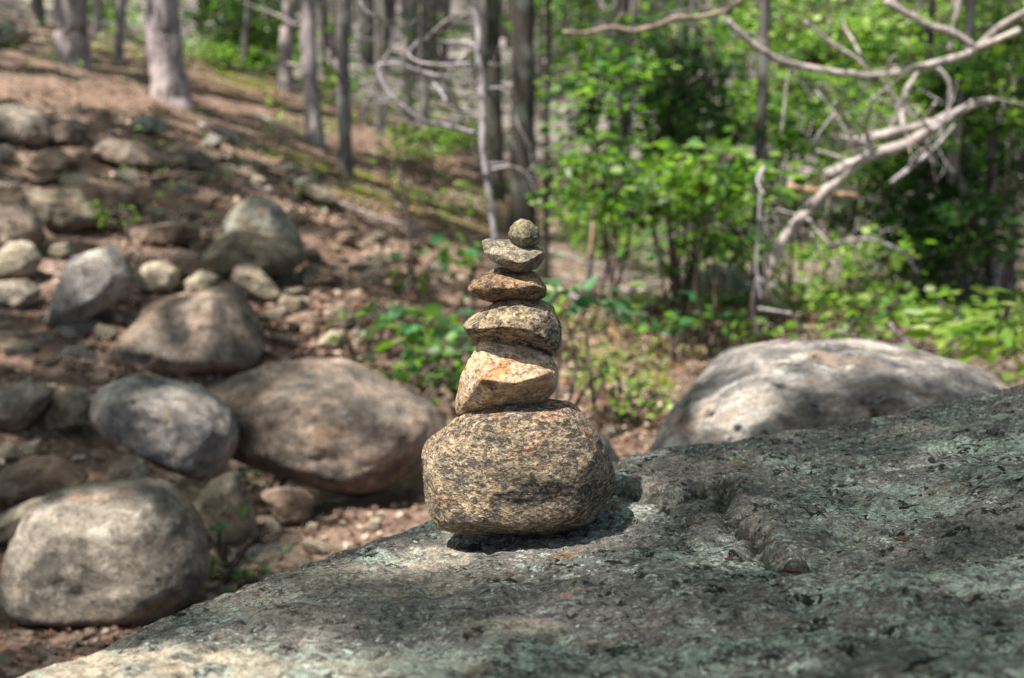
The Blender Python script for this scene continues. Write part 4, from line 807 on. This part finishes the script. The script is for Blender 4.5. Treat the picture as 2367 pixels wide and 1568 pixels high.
branch_thing('dead_branch', [([(1330, 1130), (1480, 1010), (1610, 900), (1720, 770)], 20)], 'grey dead branch crossing the dark gap below the stub on the right', M['twig'], YB + .4, z5, twigs=3)
branch_thing('dead_branch', [([(1290, 540), (1380, 630), (1500, 770), (1570, 930)], 16), ([(1380, 630), (1340, 760), (1300, 850)], 10)], 'thin pale forked branch hanging between the arc and the pronged limb', M['deadwood'], YB + .3, z5, twigs=3)
branch_thing('dead_branch', [([(1600, 400), (1690, 520), (1680, 690), (1620, 860)], 18)], 'grey drooping branch under the right half of the arc', M['twig'], YB + .2, z5, twigs=3)
branch_thing('dead_branch', [([(860, 560), (980, 700), (1080, 880), (1100, 1020)], 12), ([(980, 700), (900, 800), (840, 900)], 9)], 'thin grey twiggy branch to the left of the pronged limb', M['twig'], YB + .2, z5, twigs=3)
branch_thing('dead_branch', [([(1500, 1700), (1400, 1560), (1200, 1480), (1000, 1500), (880, 1580)], 14)], 'low grey branch lying across the boulder with the pale broken limb', M['twig'], YB + .3, z5, twigs=2)
# fallen sticks lying on the litter of the middle slope
for k in range(26):
    x = random.choice([random.uniform(450, 1080), random.uniform(1350, 1600)]); y = random.uniform(300, 430) + max(0, (x - 500)) * .22 + (120 if x > 1300 else 0)
    g = ground(x, y); a = random.uniform(-.5, .5) + 0.2; L_ = random.uniform(.15, .6); tb_ = Tubes()
    pp = []
    for q in np.linspace(-.5, .5, 5):
        X_ = g[0] + math.cos(a) * L_ * q; Y_ = g[1] + math.sin(a) * L_ * q; pp.append((X_, Y_, h1(X_, Y_) + .015 + random.uniform(0, .02)))
    tb_.add(np.array(pp) - g, np.linspace(.010, .005, 5) * random.uniform(.6, 1.3), 6, .2, sub=2)
    o = link('fallen_stick', tb_.mesh('fallen_stick'), M[random.choice(['twig', 'darktwig', 'twig'])], loc=g); tag(o, 'thin stick fallen on the leaf litter of the hillside', 'stick', 'thin sticks fallen on the hillside litter')

# far slender trees: one built, the rest copied
def far_tree(k):
    t = thing('slender_tree', (0, 0, 0), 'slender grey trunk deep in the woods behind', 'tree', 'slender trunks deep in the woods'); rr2 = random.Random(k)
    tb_ = Tubes(); b = rr2.uniform(-.3, .3); P_ = [(0, 0, -.3), (b * .3, 0, 1.5), (b * .6 + rr2.uniform(-.1, .1), 0, 3.5), (b, 0, 6), (b * 1.3, 0, 9)]
    tb_.add(P_, [.1, .085, .07, .055, .03], 8, .2, sub=4); tw = tb_
    for q in range(12):
        z_ = rr2.uniform(.6, 6.5); a = rr2.uniform(0, 6.28); dv = np.array([math.cos(a), math.sin(a), rr2.uniform(-.2, .5)]); p0 = np.array([np.interp(z_, [p[2] for p in P_], [p[0] for p in P_]), 0, z_]); pl = [p0]
        L_ = rr2.uniform(.6, 2.0)
        for j_ in range(5):
            dv = dv + np.array([rr2.gauss(0, .3), rr2.gauss(0, .3), rr2.gauss(0, .22)]); pl.append(pl[-1] + dv / np.linalg.norm(dv) * L_ / 5)
        tw.add(pl, np.linspace(.02, .005, 6), 5, sub=2)
        tw.add([pl[2], pl[2] + np.array([rr2.gauss(0, .3), rr2.gauss(0, .3), .2]), pl[2] + np.array([rr2.gauss(0, .5), rr2.gauss(0, .5), .35])], [.01, .007, .004], 4, sub=2)
    link('trunk', tb_.mesh('trunk'), M['bark_mid' if k % 3 else 'bark_pine'], t)
    return t
fps = [far_tree(k) for k in range(5)]
spots = []
while len(spots) < 75:
    Yd = random.uniform(15, 34); x = random.uniform(-0.33, 0.42) * Yd
    if x / Yd < -.11 and Yd < 20: continue
    if -.05 < x / Yd < .05 and Yd < 22: continue
    if random.random() < .25 and x > 3: continue
    if all((x - a) ** 2 + (Yd - b) ** 2 > .35 for a, b in spots): spots.append((x, Yd))
for q in range(9):
    Yd = random.uniform(9.5, 14); spots.append((random.uniform(.055, .34) * Yd, Yd))
for k, (x, y) in enumerate(spots):
    if k < 5: t = fps[k]
    else:
        src = fps[k % 5]; t = src.copy(); C.objects.link(t)
        for ch in list(src.children):
            c_ = ch.copy(); C.objects.link(c_); c_.parent = t
    t.location = (x, y, h1(x, y)); s_ = random.uniform(.55, 1.3) if k < 75 else random.uniform(.25, .5); t.scale = (s_, s_, (s_ if k < 75 else .75) * random.uniform(.9, 1.2)); t.rotation_euler = (random.uniform(-.04, .04), random.uniform(-.05, .05), random.uniform(0, 6.28))

# ------------------------------------------------------------ foliage
def cols(n, pal, var=0.18, rg=rng):
    pal = np.array(pal); c = pal[rg.integers(0, len(pal), n)] * (1 + rg.normal(0, var, n))[:, None]; return np.clip(c, 0.003, 0.9)
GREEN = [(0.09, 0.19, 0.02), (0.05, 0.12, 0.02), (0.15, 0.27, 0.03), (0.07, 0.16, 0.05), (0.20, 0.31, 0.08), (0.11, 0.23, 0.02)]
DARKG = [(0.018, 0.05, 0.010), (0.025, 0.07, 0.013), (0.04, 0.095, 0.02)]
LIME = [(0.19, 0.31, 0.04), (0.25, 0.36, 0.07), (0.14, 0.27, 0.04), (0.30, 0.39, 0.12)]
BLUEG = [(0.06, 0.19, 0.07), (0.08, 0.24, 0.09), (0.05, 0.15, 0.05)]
def shrub(name, cx, cy, rx, ry, Y, n, size, pal, label, cat='shrub', group=None, stems=4, spread=1.0, base=None, lobes=True, seed=0, up=.6, stemmat='darktwig', dY=0.5):
    """stems from the ground to sprays of leaves filling an ellipse (picture units for the centre, real metres in depth)"""
    rg = np.random.default_rng(seed + 100); rr2 = random.Random(seed)
    c0 = at(cx, cy, Y); sx = rx * Y / F; sz = ry * Y / F
    bx_, by_ = (c0[0], Y) if base is None else base
    O = np.array([bx_, by_, h1(bx_, by_)])
    t = thing(name, tuple(O), label, cat, group)
    st = Tubes(); ncl = max(4, n // 14); P_ = []
    cl = []
    while len(cl) < ncl:
        q = rg.uniform(-1, 1, 3)
        if (q ** 2).sum() > 1: continue
        p = c0 + q * np.array([sx, dY, sz])
        if fbm(p[None] * 2.3 + seed * 3.1, 2)[0] < (0.02 if n > 400 else -.15):
            if rg.random() < .85: continue
        g_ = h1(p[0], p[1])
        if p[2] < g_ + .03: p[2] = g_ + .05 + rg.uniform(0, .1)
        cl.append(p)
    cl = np.array(cl); n = int(n * (.72 if n > 400 and size < .08 else 1))
    mains = []
    for k in range(stems):
        tgt = cl[rg.integers(0, ncl)]; b = O + np.array([rr2.uniform(-.1, .1) * spread, rr2.uniform(-.1, .1), -.05])
        m1 = b + (tgt - b) * .4 + np.array([rr2.uniform(-.1, .1), rr2.uniform(-.1, .1), .1]); pl = [b, m1, tgt]
        st.add(np.array(pl) - O, np.array([.014, .01, .005]) * min(1.2, .5 + sz), 6, sub=5); mains.append(pl)
    ms = np.array([p for pl in mains for p in (pl[0] * .3 + pl[1] * .7, pl[1], (pl[1] + pl[2]) / 2, pl[2])])
    for p in cl[:min(ncl, 160)]:
        k = np.argmin(((ms - p) ** 2).sum(1) + .3 * np.abs(ms[:, 2] - p[2])); a = ms[k]
        st.add(np.array([a, (a + p) / 2 + np.array([0, 0, .04]), p]) - O, [.005, .004, .002], 4, sub=2, cap=False)
    link('stems', st.mesh('stems'), M[stemmat], t)
    m = n // ncl + 1
    off = rg.normal(size=(ncl, m, 3)) * np.array([.085, .085, .028]) * (size / .05) ** .6
    Pl = (cl[:, None] + off).reshape(-1, 3)
    dr = off.reshape(-1, 3) * np.array([1, 1, .5]); dr = dr + rg.normal(size=dr.shape) * .02 + np.array([0, 0, -.012])
    tone = np.repeat(1 + rg.normal(0, .16, ncl), m)
    cc = cols(len(Pl), pal, .14, rg) * tone[:, None]
    link('foliage', leaf_mesh('foliage', Pl, size * rg.uniform(.6, 1.25, len(Pl)), up, np.clip(cc, .003, .9), O, long=1.45 if lobes else 2.3, dirs=dr, lobes=lobes, rg=rg), M['leaf'], t)
    return t
SH = [
 # cx, cy, rx, ry, Y, n, size, pal, label
 (1400, 260, 110, 170, 6.6, 700, .055, GREEN, 'sapling with sparse layered leaves just right of the dark mossy trunk', 3),
 (1400, 400, 100, 110, 6.2, 500, .055, GREEN, 'leafy sprays at mid height between the thin black stem and the leaning one'),
 (1560, 150, 120, 150, 7.5, 1200, .05, DARKG + GREEN[:1], 'dark green bushy sapling top left of the dead arc branch'),
 (1600, 330, 120, 110, 7.2, 1500, .05, DARKG + GREEN[:2], 'dense dark leafy mass behind the leaning stem'),
 (1590, 450, 140, 65, 6.2, 800, .055, GREEN, 'mid green spreading shrub right of the snag'),
 (1640, 400, 110, 60, 5.7, 560, .06, LIME[:1] + GREEN, 'bright green layered shrub left of the bare shrub'),
 (1860, 90, 190, 110, 8.5, 2000, .05, LIME + GREEN, 'sunlit yellow green sapling behind the dead arc branch'),
 (1850, 260, 170, 90, 7.8, 1700, .05, GREEN + LIME[:1], 'bright leafy sapling seen below the dead arc branch'),
 (2120, 90, 170, 100, 8.5, 1800, .05, GREEN + LIME, 'leafy sapling between the thick broken branch and the arc'),
 (2270, 230, 140, 110, 6.8, 1500, .055, GREEN + DARKG[:1], 'leafy sapling crowding the right edge near the top'),
 (2330, 60, 80, 80, 7.0, 700, .055, LIME + GREEN, 'yellow green sapling in the top right corner'),
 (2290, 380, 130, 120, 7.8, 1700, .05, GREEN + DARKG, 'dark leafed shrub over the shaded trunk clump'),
 (2120, 440, 120, 130, 7.3, 1500, .05, DARKG, 'very dark shrub in the shade right of the pale broken limbs'),  # this and the next: near-black leaves painting a shaded hollow
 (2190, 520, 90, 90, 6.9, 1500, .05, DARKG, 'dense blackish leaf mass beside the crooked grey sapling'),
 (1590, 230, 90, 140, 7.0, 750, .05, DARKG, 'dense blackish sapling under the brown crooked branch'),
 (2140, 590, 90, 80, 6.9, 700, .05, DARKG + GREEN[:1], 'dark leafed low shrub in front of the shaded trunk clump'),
 (1990, 380, 120, 60, 7.5, 900, .05, GREEN, 'green sprays behind the pronged white limb'),
 (1720, 555, 110, 40, 6.8, 420, .055, GREEN, 'low green shrub above the grey boulder with the cream corner'),
 (1990, 590, 100, 35, 6.1, 160, .05, LIME + GREEN, 'sparse lime green seedling sprays behind the slanting pale limb'),
 (2000, 680, 130, 32, 5.9, 260, .05, GREEN + LIME, 'low leafy plants just behind the crest of the long boulder'),
 (2200, 740, 80, 30, 5.4, 150, .05, GREEN + LIME[:2], 'small seedlings left of the yellow green plant at the right edge'),
 (1310, 60, 130, 70, 12.0, 500, .07, GREEN, 'thin high leaves around the top of the dark mossy trunk'),
 (1100, 130, 280, 140, 15.0, 700, .07, GREEN, 'scattered leaves of a far sapling behind the bare branches'),
 (560, 60, 120, 70, 17.0, 2600, .07, DARKG + GREEN, 'dark green bush filling the gap between the thick pines and the pinkish trunk'),
 (240, 40, 110, 50, 19.0, 900, .07, GREEN, 'green bush far behind the leftmost thick pine'),
 (1000, 330, 110, 45, 13.0, 380, .07, LIME + GREEN, 'lime green low bush beyond the moss strip'),
 (1420, 470, 120, 60, 9.5, 420, .055, GREEN, 'thin leafy sapling far behind the leaning brown stem'),
 (1560, 560, 120, 45, 9.0, 420, .05, GREEN + BLUEG, 'low hazy green shrub behind the broken snag'),
 (1330, 520, 80, 50, 10.5, 260, .055, GREEN + LIME[:1], 'pale green sapling beyond the thin black stem'),
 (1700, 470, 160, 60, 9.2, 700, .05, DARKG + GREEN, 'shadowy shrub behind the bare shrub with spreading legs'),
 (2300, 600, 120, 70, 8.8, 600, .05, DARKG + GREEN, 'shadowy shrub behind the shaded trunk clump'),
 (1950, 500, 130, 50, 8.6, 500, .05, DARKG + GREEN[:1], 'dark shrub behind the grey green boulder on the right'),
 (2050, 200, 260, 120, 10.5, 1500, .06, LIME + GREEN, 'bright hazy sapling far behind the arc branch'),
 (1480, 620, 110, 40, 7.2, 70, .05, BLUEG + GREEN, 'low blue green seedlings under the snag'),
]
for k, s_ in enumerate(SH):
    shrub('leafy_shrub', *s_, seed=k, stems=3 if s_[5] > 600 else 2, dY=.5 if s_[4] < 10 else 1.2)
# near plants with large leaves
def plant(cx, cy, rx, ry, Y, n, size, pal, label, seed, up=.55, dY=.12, base=None, name='leafy_plant', lobes=True):
    return shrub(name, cx, cy, rx, ry, Y, n, size, pal, label, 'plant', None, stems=4, seed=seed, up=up, dY=dY, base=base, stemmat='darktwig', lobes=lobes)
plant(1000, 740, 80, 55, 5.0, 85, .062, BLUEG + GREEN, 'broad leaved plant with blue green leaves just left of the cairn', 301)
plant(1010, 850, 70, 70, 4.7, 110, .055, GREEN + DARKG, 'low dark green leaves at the foot of the broad leaved plant left of the cairn', 302)
plant(1050, 600, 80, 40, 6.2, 60, .07, BLUEG + GREEN, 'small leafy plant seen left of the fourth cairn stone', 303)
plant(1330, 700, 55, 45, 4.4, 60, .07, LIME[:1] + BLUEG, 'bright green plant with large pointed leaves just right of the cairn', 304, lobes=False)
plant(1340, 860, 80, 22, 4.6, 45, .035, LIME, 'low lime green plants on the ground right of the quartz cairn stone', 305)
plant(1470, 930, 60, 30, 4.6, 50, .035, LIME, 'yellow green seedlings in the litter left of the long boulder', 306)
plant(2330, 800, 70, 90, 4.2, 150, .085, LIME, 'sunlit yellow green plant with long leaves at the right edge', 307, lobes=False)
plant(525, 1328, 45, 20, 3.35, 40, .032, GREEN + BLUEG, 'tiny green seedling beside the big corner boulder', 308, dY=.06)
plant(620, 1088, 48, 18, 4.3, 36, .03, BLUEG, 'small fern like sprig in the dark under the large tan boulder', 309, dY=.05)
plant(870, 830, 40, 30, 5.2, 40, .04, GREEN, 'small green tuft on the path edge left of the cairn', 310, dY=.08)
plant(1860, 745, 150, 25, 5.6, 90, .045, GREEN + LIME[:1], 'row of low leaves behind the crest of the long boulder', 311, dY=.3)
plant(255, 490, 25, 18, 6.6, 30, .04, GREEN, 'small green tuft between the pink grey rock and the flat topped brown rock', 312, dY=.06)
plant(960, 640, 110, 30, 6.6, 40, .05, GREEN, 'few green leaves by the thin dead brown stem', 313)
plant(1600, 750, 110, 30, 5.8, 60, .05, BLUEG + GREEN, 'patch of blue green seedlings in front of the grey boulder with the cream corner', 314, dY=.4)

# ground cover: countless small leaves
def scatter(zs, lift=.02):
    out = []
    for cx, cy, rx, ry, n in zs:
        for q in range(n):
            a = random.gauss(cx, rx * .6); b = random.gauss(cy, ry * .6)
            if b < -20 or b > 1590: continue
            out.append((a, b))
    out = np.array(out)
    # intersect all pixel rays with the terrain together
    r = np.array([ray(*q) for q in out]); best = np.zeros((len(out), 3)); done = np.zeros(len(out), bool); prev = None
    for Y_ in np.geomspace(2.0, 40, 110):
        p = np.array([0, 0, CAMZ]) + r * (Y_ / r[:, 1])[:, None]; d = p[:, 2] - H(p[:, :2]); hit = (d < 0) & ~done
        best[hit] = p[hit]; done |= hit
        if done.all(): break
    best = best[done]; best[:, :2] += rng.normal(0, .05, (len(best), 2)); best[:, 2] = H(best[:, :2]) + lift
    return best
gp = scatter([(600, 130, 100, 38, 1100), (900, 270, 260, 50, 90), (1480, 790, 160, 70, 34), (1640, 690, 150, 60, 60), (1380, 890, 70, 50, 26), (1500, 960, 40, 60, 12), (1900, 720, 260, 40, 130), (2300, 760, 120, 50, 200), (1100, 480, 200, 40, 40), (1400, 560, 120, 50, 120), (1700, 600, 200, 40, 120), (560, 420, 350, 90, 40), (1080, 330, 80, 25, 60), (300, 130, 260, 60, 60)], .06)
gp = np.repeat(gp, 4, 0); sc_ = np.linalg.norm(gp[:, :2], axis=1)
gp[:, :2] += rng.normal(0, .06, (len(gp), 2)); gp[:, 2] += rng.uniform(-.03, .06, len(gp))
gc_ = cols(len(gp), GREEN + LIME, .2)
o = link('ground_cover', leaf_mesh('ground_cover', gp, .04 * rng.uniform(.6, 1.3, len(gp)) * np.clip(sc_ / 7, .8, 1.8), .75, gc_), M['leaf']); tag(o, 'low green seedlings and ferns covering the woodland floor', kind='stuff', cat='ground cover')
# leaf litter
lp = scatter([(700, 700, 500, 260, 3600), (1430, 960, 90, 130, 1500), (1600, 760, 300, 90, 2600), (400, 250, 500, 130, 1500), (200, 1100, 300, 400, 600), (850, 1250, 220, 120, 450), (350, 1520, 300, 60, 450), (1000, 450, 400, 100, 4000), (2100, 740, 300, 60, 900)], .008)
LIT = [(0.15, 0.09, 0.065), (0.24, 0.15, 0.11), (0.34, 0.24, 0.185), (0.46, 0.37, 0.30), (0.09, 0.055, 0.042), (0.28, 0.15, 0.095), (0.2, 0.135, 0.105)]
o = link('leaf_litter', leaf_mesh('leaf_litter', lp, rng.uniform(.012, .05, len(lp)) * np.where(lp[:, 1] < 4.5, .65, 1), .6, cols(len(lp), LIT, .15), fold=.5, tipdown=0, long=1.6), M['litter']); tag(o, 'dry brown leaves littering the forest floor', kind='stuff', cat='leaf litter')

# far wood: leaves and twigs that read as one mass
n = 26000
dist = rng.uniform(16, 48, n); th = rng.uniform(-.36, .40, n)
fx = dist * th; hz = H(np.column_stack([fx, dist])); fz = hz + rng.uniform(0.1, 7.5, n)
nn = fbm(np.column_stack([fx, dist, fz]) * np.array([.45, .3, .55]), 3)
keepm = nn > np.where(th < -0.10, 0.16, np.where(th < .10, .30, -.05))
fp = np.column_stack([fx, dist, fz])[keepm]; fp = np.repeat(fp, 3, 0) + rng.normal(0, .22, (3 * keepm.sum(), 3))
o = link('distant_foliage', leaf_mesh('distant_foliage', fp, rng.uniform(.1, .22, len(fp)), .5, cols(len(fp), GREEN + LIME[:2], .2), long=1.4), M['leaf'])
tag(o, 'leaves of the far wood seen as one green mass between the trunks', kind='stuff', cat='foliage')
tw = Tubes(); rr2 = random.Random(5)
for k in range(420):
    Yd = rr2.uniform(20, 50); x = rr2.uniform(-.36, .40) * Yd; z_ = h1(x, Yd) ; b = rr2.uniform(-.6, .6)
    tw.add([(x, Yd, z_ - .2), (x + b * .3, Yd, z_ + 3), (x + b, Yd, z_ + 9)], np.array([.09, .07, .04]) * rr2.uniform(.4, 1.3), 5, sub=2, cap=False)
o = link('distant_trunks', tw.mesh('distant_trunks'), M['bark_mid']); tag(o, 'countless far trunks of the wood up the hillside', kind='stuff', cat='woods')

# ------------------------------------------------------------ canopy: crown leaves laid along sun rays, gaps cut to place sun patches
def ref(p): p = np.atleast_2d(p); return p[:, :2] - SUN[:2] / SUN[2] * p[:, 2:3]
lit = []
def sunspot(dx, dy, Y, r, w_=1.0): q = ref(at(dx, dy, Y) if Y else ground(dx, dy))[0]; lit.append((q[0], q[1], r, w_))
for y_, r_ in ((550, .025), (600, .03), (660, .035), (750, .045), (860, .05)): sunspot(1165, y_, 1.6, r_)
for x_, y_ in ((1030, 1070), (1120, 1000), (1200, 990), (1100, 1130), (1175, 1110)): sunspot(x_, y_, 1.55, .06)
for x_, y_, Y_, r_ in [(960, 1285, 1.55, .04), (250, 1550, 1.1, .12), (450, 1540, 1.1, .1), (620, 1560, 1.05, .06),
                       (120, 1240, 2.95, .12), (220, 1200, 3.0, .10), (60, 1270, 2.9, .08), (720, 890, 3.8, .16), (700, 860, 3.9, .12), (960, 930, 3.9, .1), (680, 940, 3.8, .10), (1000, 960, 4.0, .12), (380, 890, 3.7, .07), (470, 920, 3.7, .07),
                       (430, 790, 4.8, .10), (320, 830, 4.7, .12), (480, 750, 5, .08), (180, 700, 5.0, .14), (200, 620, 5.2, .10),
                       (300, 850, 0, .15), (200, 840, 0, .12), (1420, 960, 0, .26), (1400, 1050, 0, .22), (1480, 900, 0, .22), (1380, 880, 0, .2), (1560, 800, 0, .2), (1450, 820, 0, .18), (920, 1230, 0, .16), (850, 1270, 0, .08), (990, 1210, 0, .12),
                       (1700, 820, 3.3, .09), (1850, 815, 3.4, .13), (2000, 815, 3.4, .12), (2130, 830, 3.35, .12), (2250, 880, 3.3, .09), (1620, 880, 3.1, .03), (2320, 900, 3.3, .1), (2050, 880, 3.15, .05), (1850, 865, 3.12, .09), (1990, 850, 3.2, .10), (2150, 890, 3.2, .05),
                       (40, 520, 6, .10), (60, 500, 6, .1), (240, 460, 6.5, .15), (50, 590, 5.8, .15), (380, 640, 5.4, .06), (460, 640, 5.5, .08), (560, 520, 6, .1),
                       (395, 150, 10, .2), (380, 100, 10, .25), (380, 30, 10, .25), (410, 200, 9.9, .16), (165, 40, 10.2, .25), (165, 110, 10.2, .22), (715, 60, 12, .3), (720, 180, 12, .25), (800, 120, 10, .2), (1105, 250, 5.8, .15), (1110, 120, 5.8, .15), (1125, 420, 5.8, .12), (190, 220, 0, .35), (60, 200, 0, .4), (330, 230, 0, .25), (680, 60, 13, .4), (650, 120, 12, .4), (550, 130, 13, .8), (620, 160, 12.5, .6), (900, 290, 13, .5), (880, 600, 0, .2), (780, 590, 0, .2), (960, 580, 0, .2),
                       (1325, 700, 4.4, .22), (1000, 740, 5, .3), (2330, 800, 4.2, .35), (1990, 620, 5.3, .5), (1340, 860, 4.6, .2), (2060, 310, 5.6, .35), (1950, 400, 5.6, .3), (1850, 530, 5.6, .35), (1820, 570, 5.55, .3), (1780, 610, 5.5, .25), (1800, 620, 5.5, .2), (2000, 150, 5.6, .3), (1800, 100, 5.6, .3), (2250, 100, 5.6, .35), (1760, 770, 4.9, .2),
                       (1650, 620, 6.6, .2), (1740, 640, 6.4, .2), (770, 790, 0, .1), (790, 700, 0, .12), (1650, 450, 6, .6), (1850, 250, 7.8, .8), (1850, 90, 8.5, 1.0), (1450, 400, 6.2, .4), (2120, 90, 8.5, .8)]:
    sunspot(x_, y_, Y_, r_)
lit = np.array(lit)
added_trees_xy = [(-2.2, -2.5), (1.6, -2.2), (-4.6, 1.6), (3.6, 1.2), (4.6, 4.8), (-5.4, 6.0)]  # unseen trees added to carry leaves that shade the scene
for k, (x, y) in enumerate(added_trees_xy):
    z_ = h1(x, y); t = thing('large_tree', (x, y, z_), ['unseen shade tree added behind the camera on the left', 'unseen shade tree added behind the camera on the right', 'unseen shade tree added outside the left edge of the view', 'unseen shade tree added outside the right edge of the view', 'unseen shade tree added beside the thicket beyond the right edge', 'unseen shade tree added on the slope beyond the left edge'][k], 'tree')
    tb_ = Tubes(); tb_.add([(0, 0, -.2), (0, 0, .4), (.1, 0, 3), (.05, .1, 8.5)], [.2, .15, .13, .05], 14, .2, sub=5); link('trunk', tb_.mesh('trunk'), M['bark_pine'], t)
    canopy_trees.append((t, np.array([x, y]), 8.5))
N_ = 110000
rx_ = rng.uniform(-9, 9, N_); ry_ = rng.uniform(-2.0, 20, N_)
sz_ = rng.uniform(.10, .16, N_); hgt = rng.uniform(5.0, 8.5, N_)
# finer, higher leaves over the boulder and the near slope: softer, more even shade
m_ = ~(((rx_ > -1.5) & (rx_ < 3.2) & (ry_ < 3.0)) | ((rx_ > -4.5) & (rx_ < 1.2) & (ry_ > 2.9) & (ry_ < 8.5) & (rng.random(N_) < .75)))
rx_, ry_, sz_, hgt = rx_[m_], ry_[m_], sz_[m_], hgt[m_]
n1_, n2_ = 35000, 78000
rx_ = np.concatenate([rx_, rng.uniform(-1.5, 3.2, n1_), rng.uniform(-4.5, 1.2, n2_)]); ry_ = np.concatenate([ry_, rng.uniform(-.8, 3.0, n1_), rng.uniform(2.9, 8.5, n2_)])
sz_ = np.concatenate([sz_, rng.uniform(.035, .055, n1_ + n2_)]); hgt = np.concatenate([hgt, rng.uniform(8, 11, n1_ + n2_)]); N_ = len(rx_)
u = np.column_stack([rx_, ry_])
q3_ = np.column_stack([u, 0 * rx_])
wob_ = 0.03 * np.column_stack([fbm(q3_ * 6, 2), fbm(q3_ * 6 + 4, 2)])
uu = u + wob_; open_ = np.zeros(N_, bool)
dark_ = np.array([ref(at(330, 1080, 4.0))[0], ref(at(620, 1110, 4.2))[0], ref(at(750, 1150, 4.0))[0], ref(at(300, 830, 4.9))[0], ref(at(260, 740, 5.1))[0], ref(at(390, 600, 6.0))[0], ref(at(170, 540, 6.3))[0]])
for a, b, r_, w_ in lit: open_ |= ((uu[:, 0] - a) ** 2 + (uu[:, 1] - b) ** 2) < (r_ + .035) ** 2
dn = fbm(q3_ * np.array([2.4, 2.4, 1]) + 2, 3)
thr = np.where(u[:, 1] > 4.6, np.where(u[:, 0] > .3, -0.30, 0.09), 0.19); thr = np.where((u[:, 1] < 2.6) & (u[:, 0] > -.9), 9, thr)
thr = np.where(u[:, 1] > 12, 0.05, thr)
for a in dark_: thr = np.where(((u - a) ** 2).sum(1) < .24 ** 2, 9, thr)
for dx_, dy_, Y_, rr_ in ((1580, 300, 7.2, .7), (1560, 150, 7.5, .5), (2150, 460, 7.3, .8), (2150, 620, 7.0, .6), (2250, 650, 7.4, .6)): thr = np.where(((u - ref(at(dx_, dy_, Y_))[0]) ** 2).sum(1) < rr_ ** 2, 9, thr)
open_ |= dn > thr
cp = np.column_stack([u + SUN[:2] / SUN[2] * hgt[:, None], hgt])[~open_]; sz_ = sz_[~open_]
own = np.argmin(np.stack([((cp[:, :2] - t[1]) ** 2).sum(1) for t in canopy_trees], 1), 1)
for k, (t, xy, hh) in enumerate(canopy_trees):
    m_ = own == k
    if not m_.any(): continue
    pk = cp[m_]; O = np.array(t.location)
    link('shade_crown', leaf_mesh('shade_crown', pk, sz_[m_], .8, cols(len(pk), GREEN, .2), O, long=1.25), M['leaf'], t)
    br = Tubes(); idx = rng.choice(len(pk), min(40, len(pk)), replace=False)
    for i_ in idx:
        a = np.array([xy[0], xy[1], min(hh, max(3.5, pk[i_][2] - 1.2))]); b = pk[i_]
        if np.linalg.norm(b - a) > 4.5: continue
        rp = ref((a + b) / 2)[0]
        br.add(np.array([a, (a * .5 + b * .5) + [0, 0, .25], b]) - O, [.02, .012, .004], 5, sub=3, cap=False)
    if br.n: link('limbs', br.mesh('limbs'), M['bark_mid'], t)
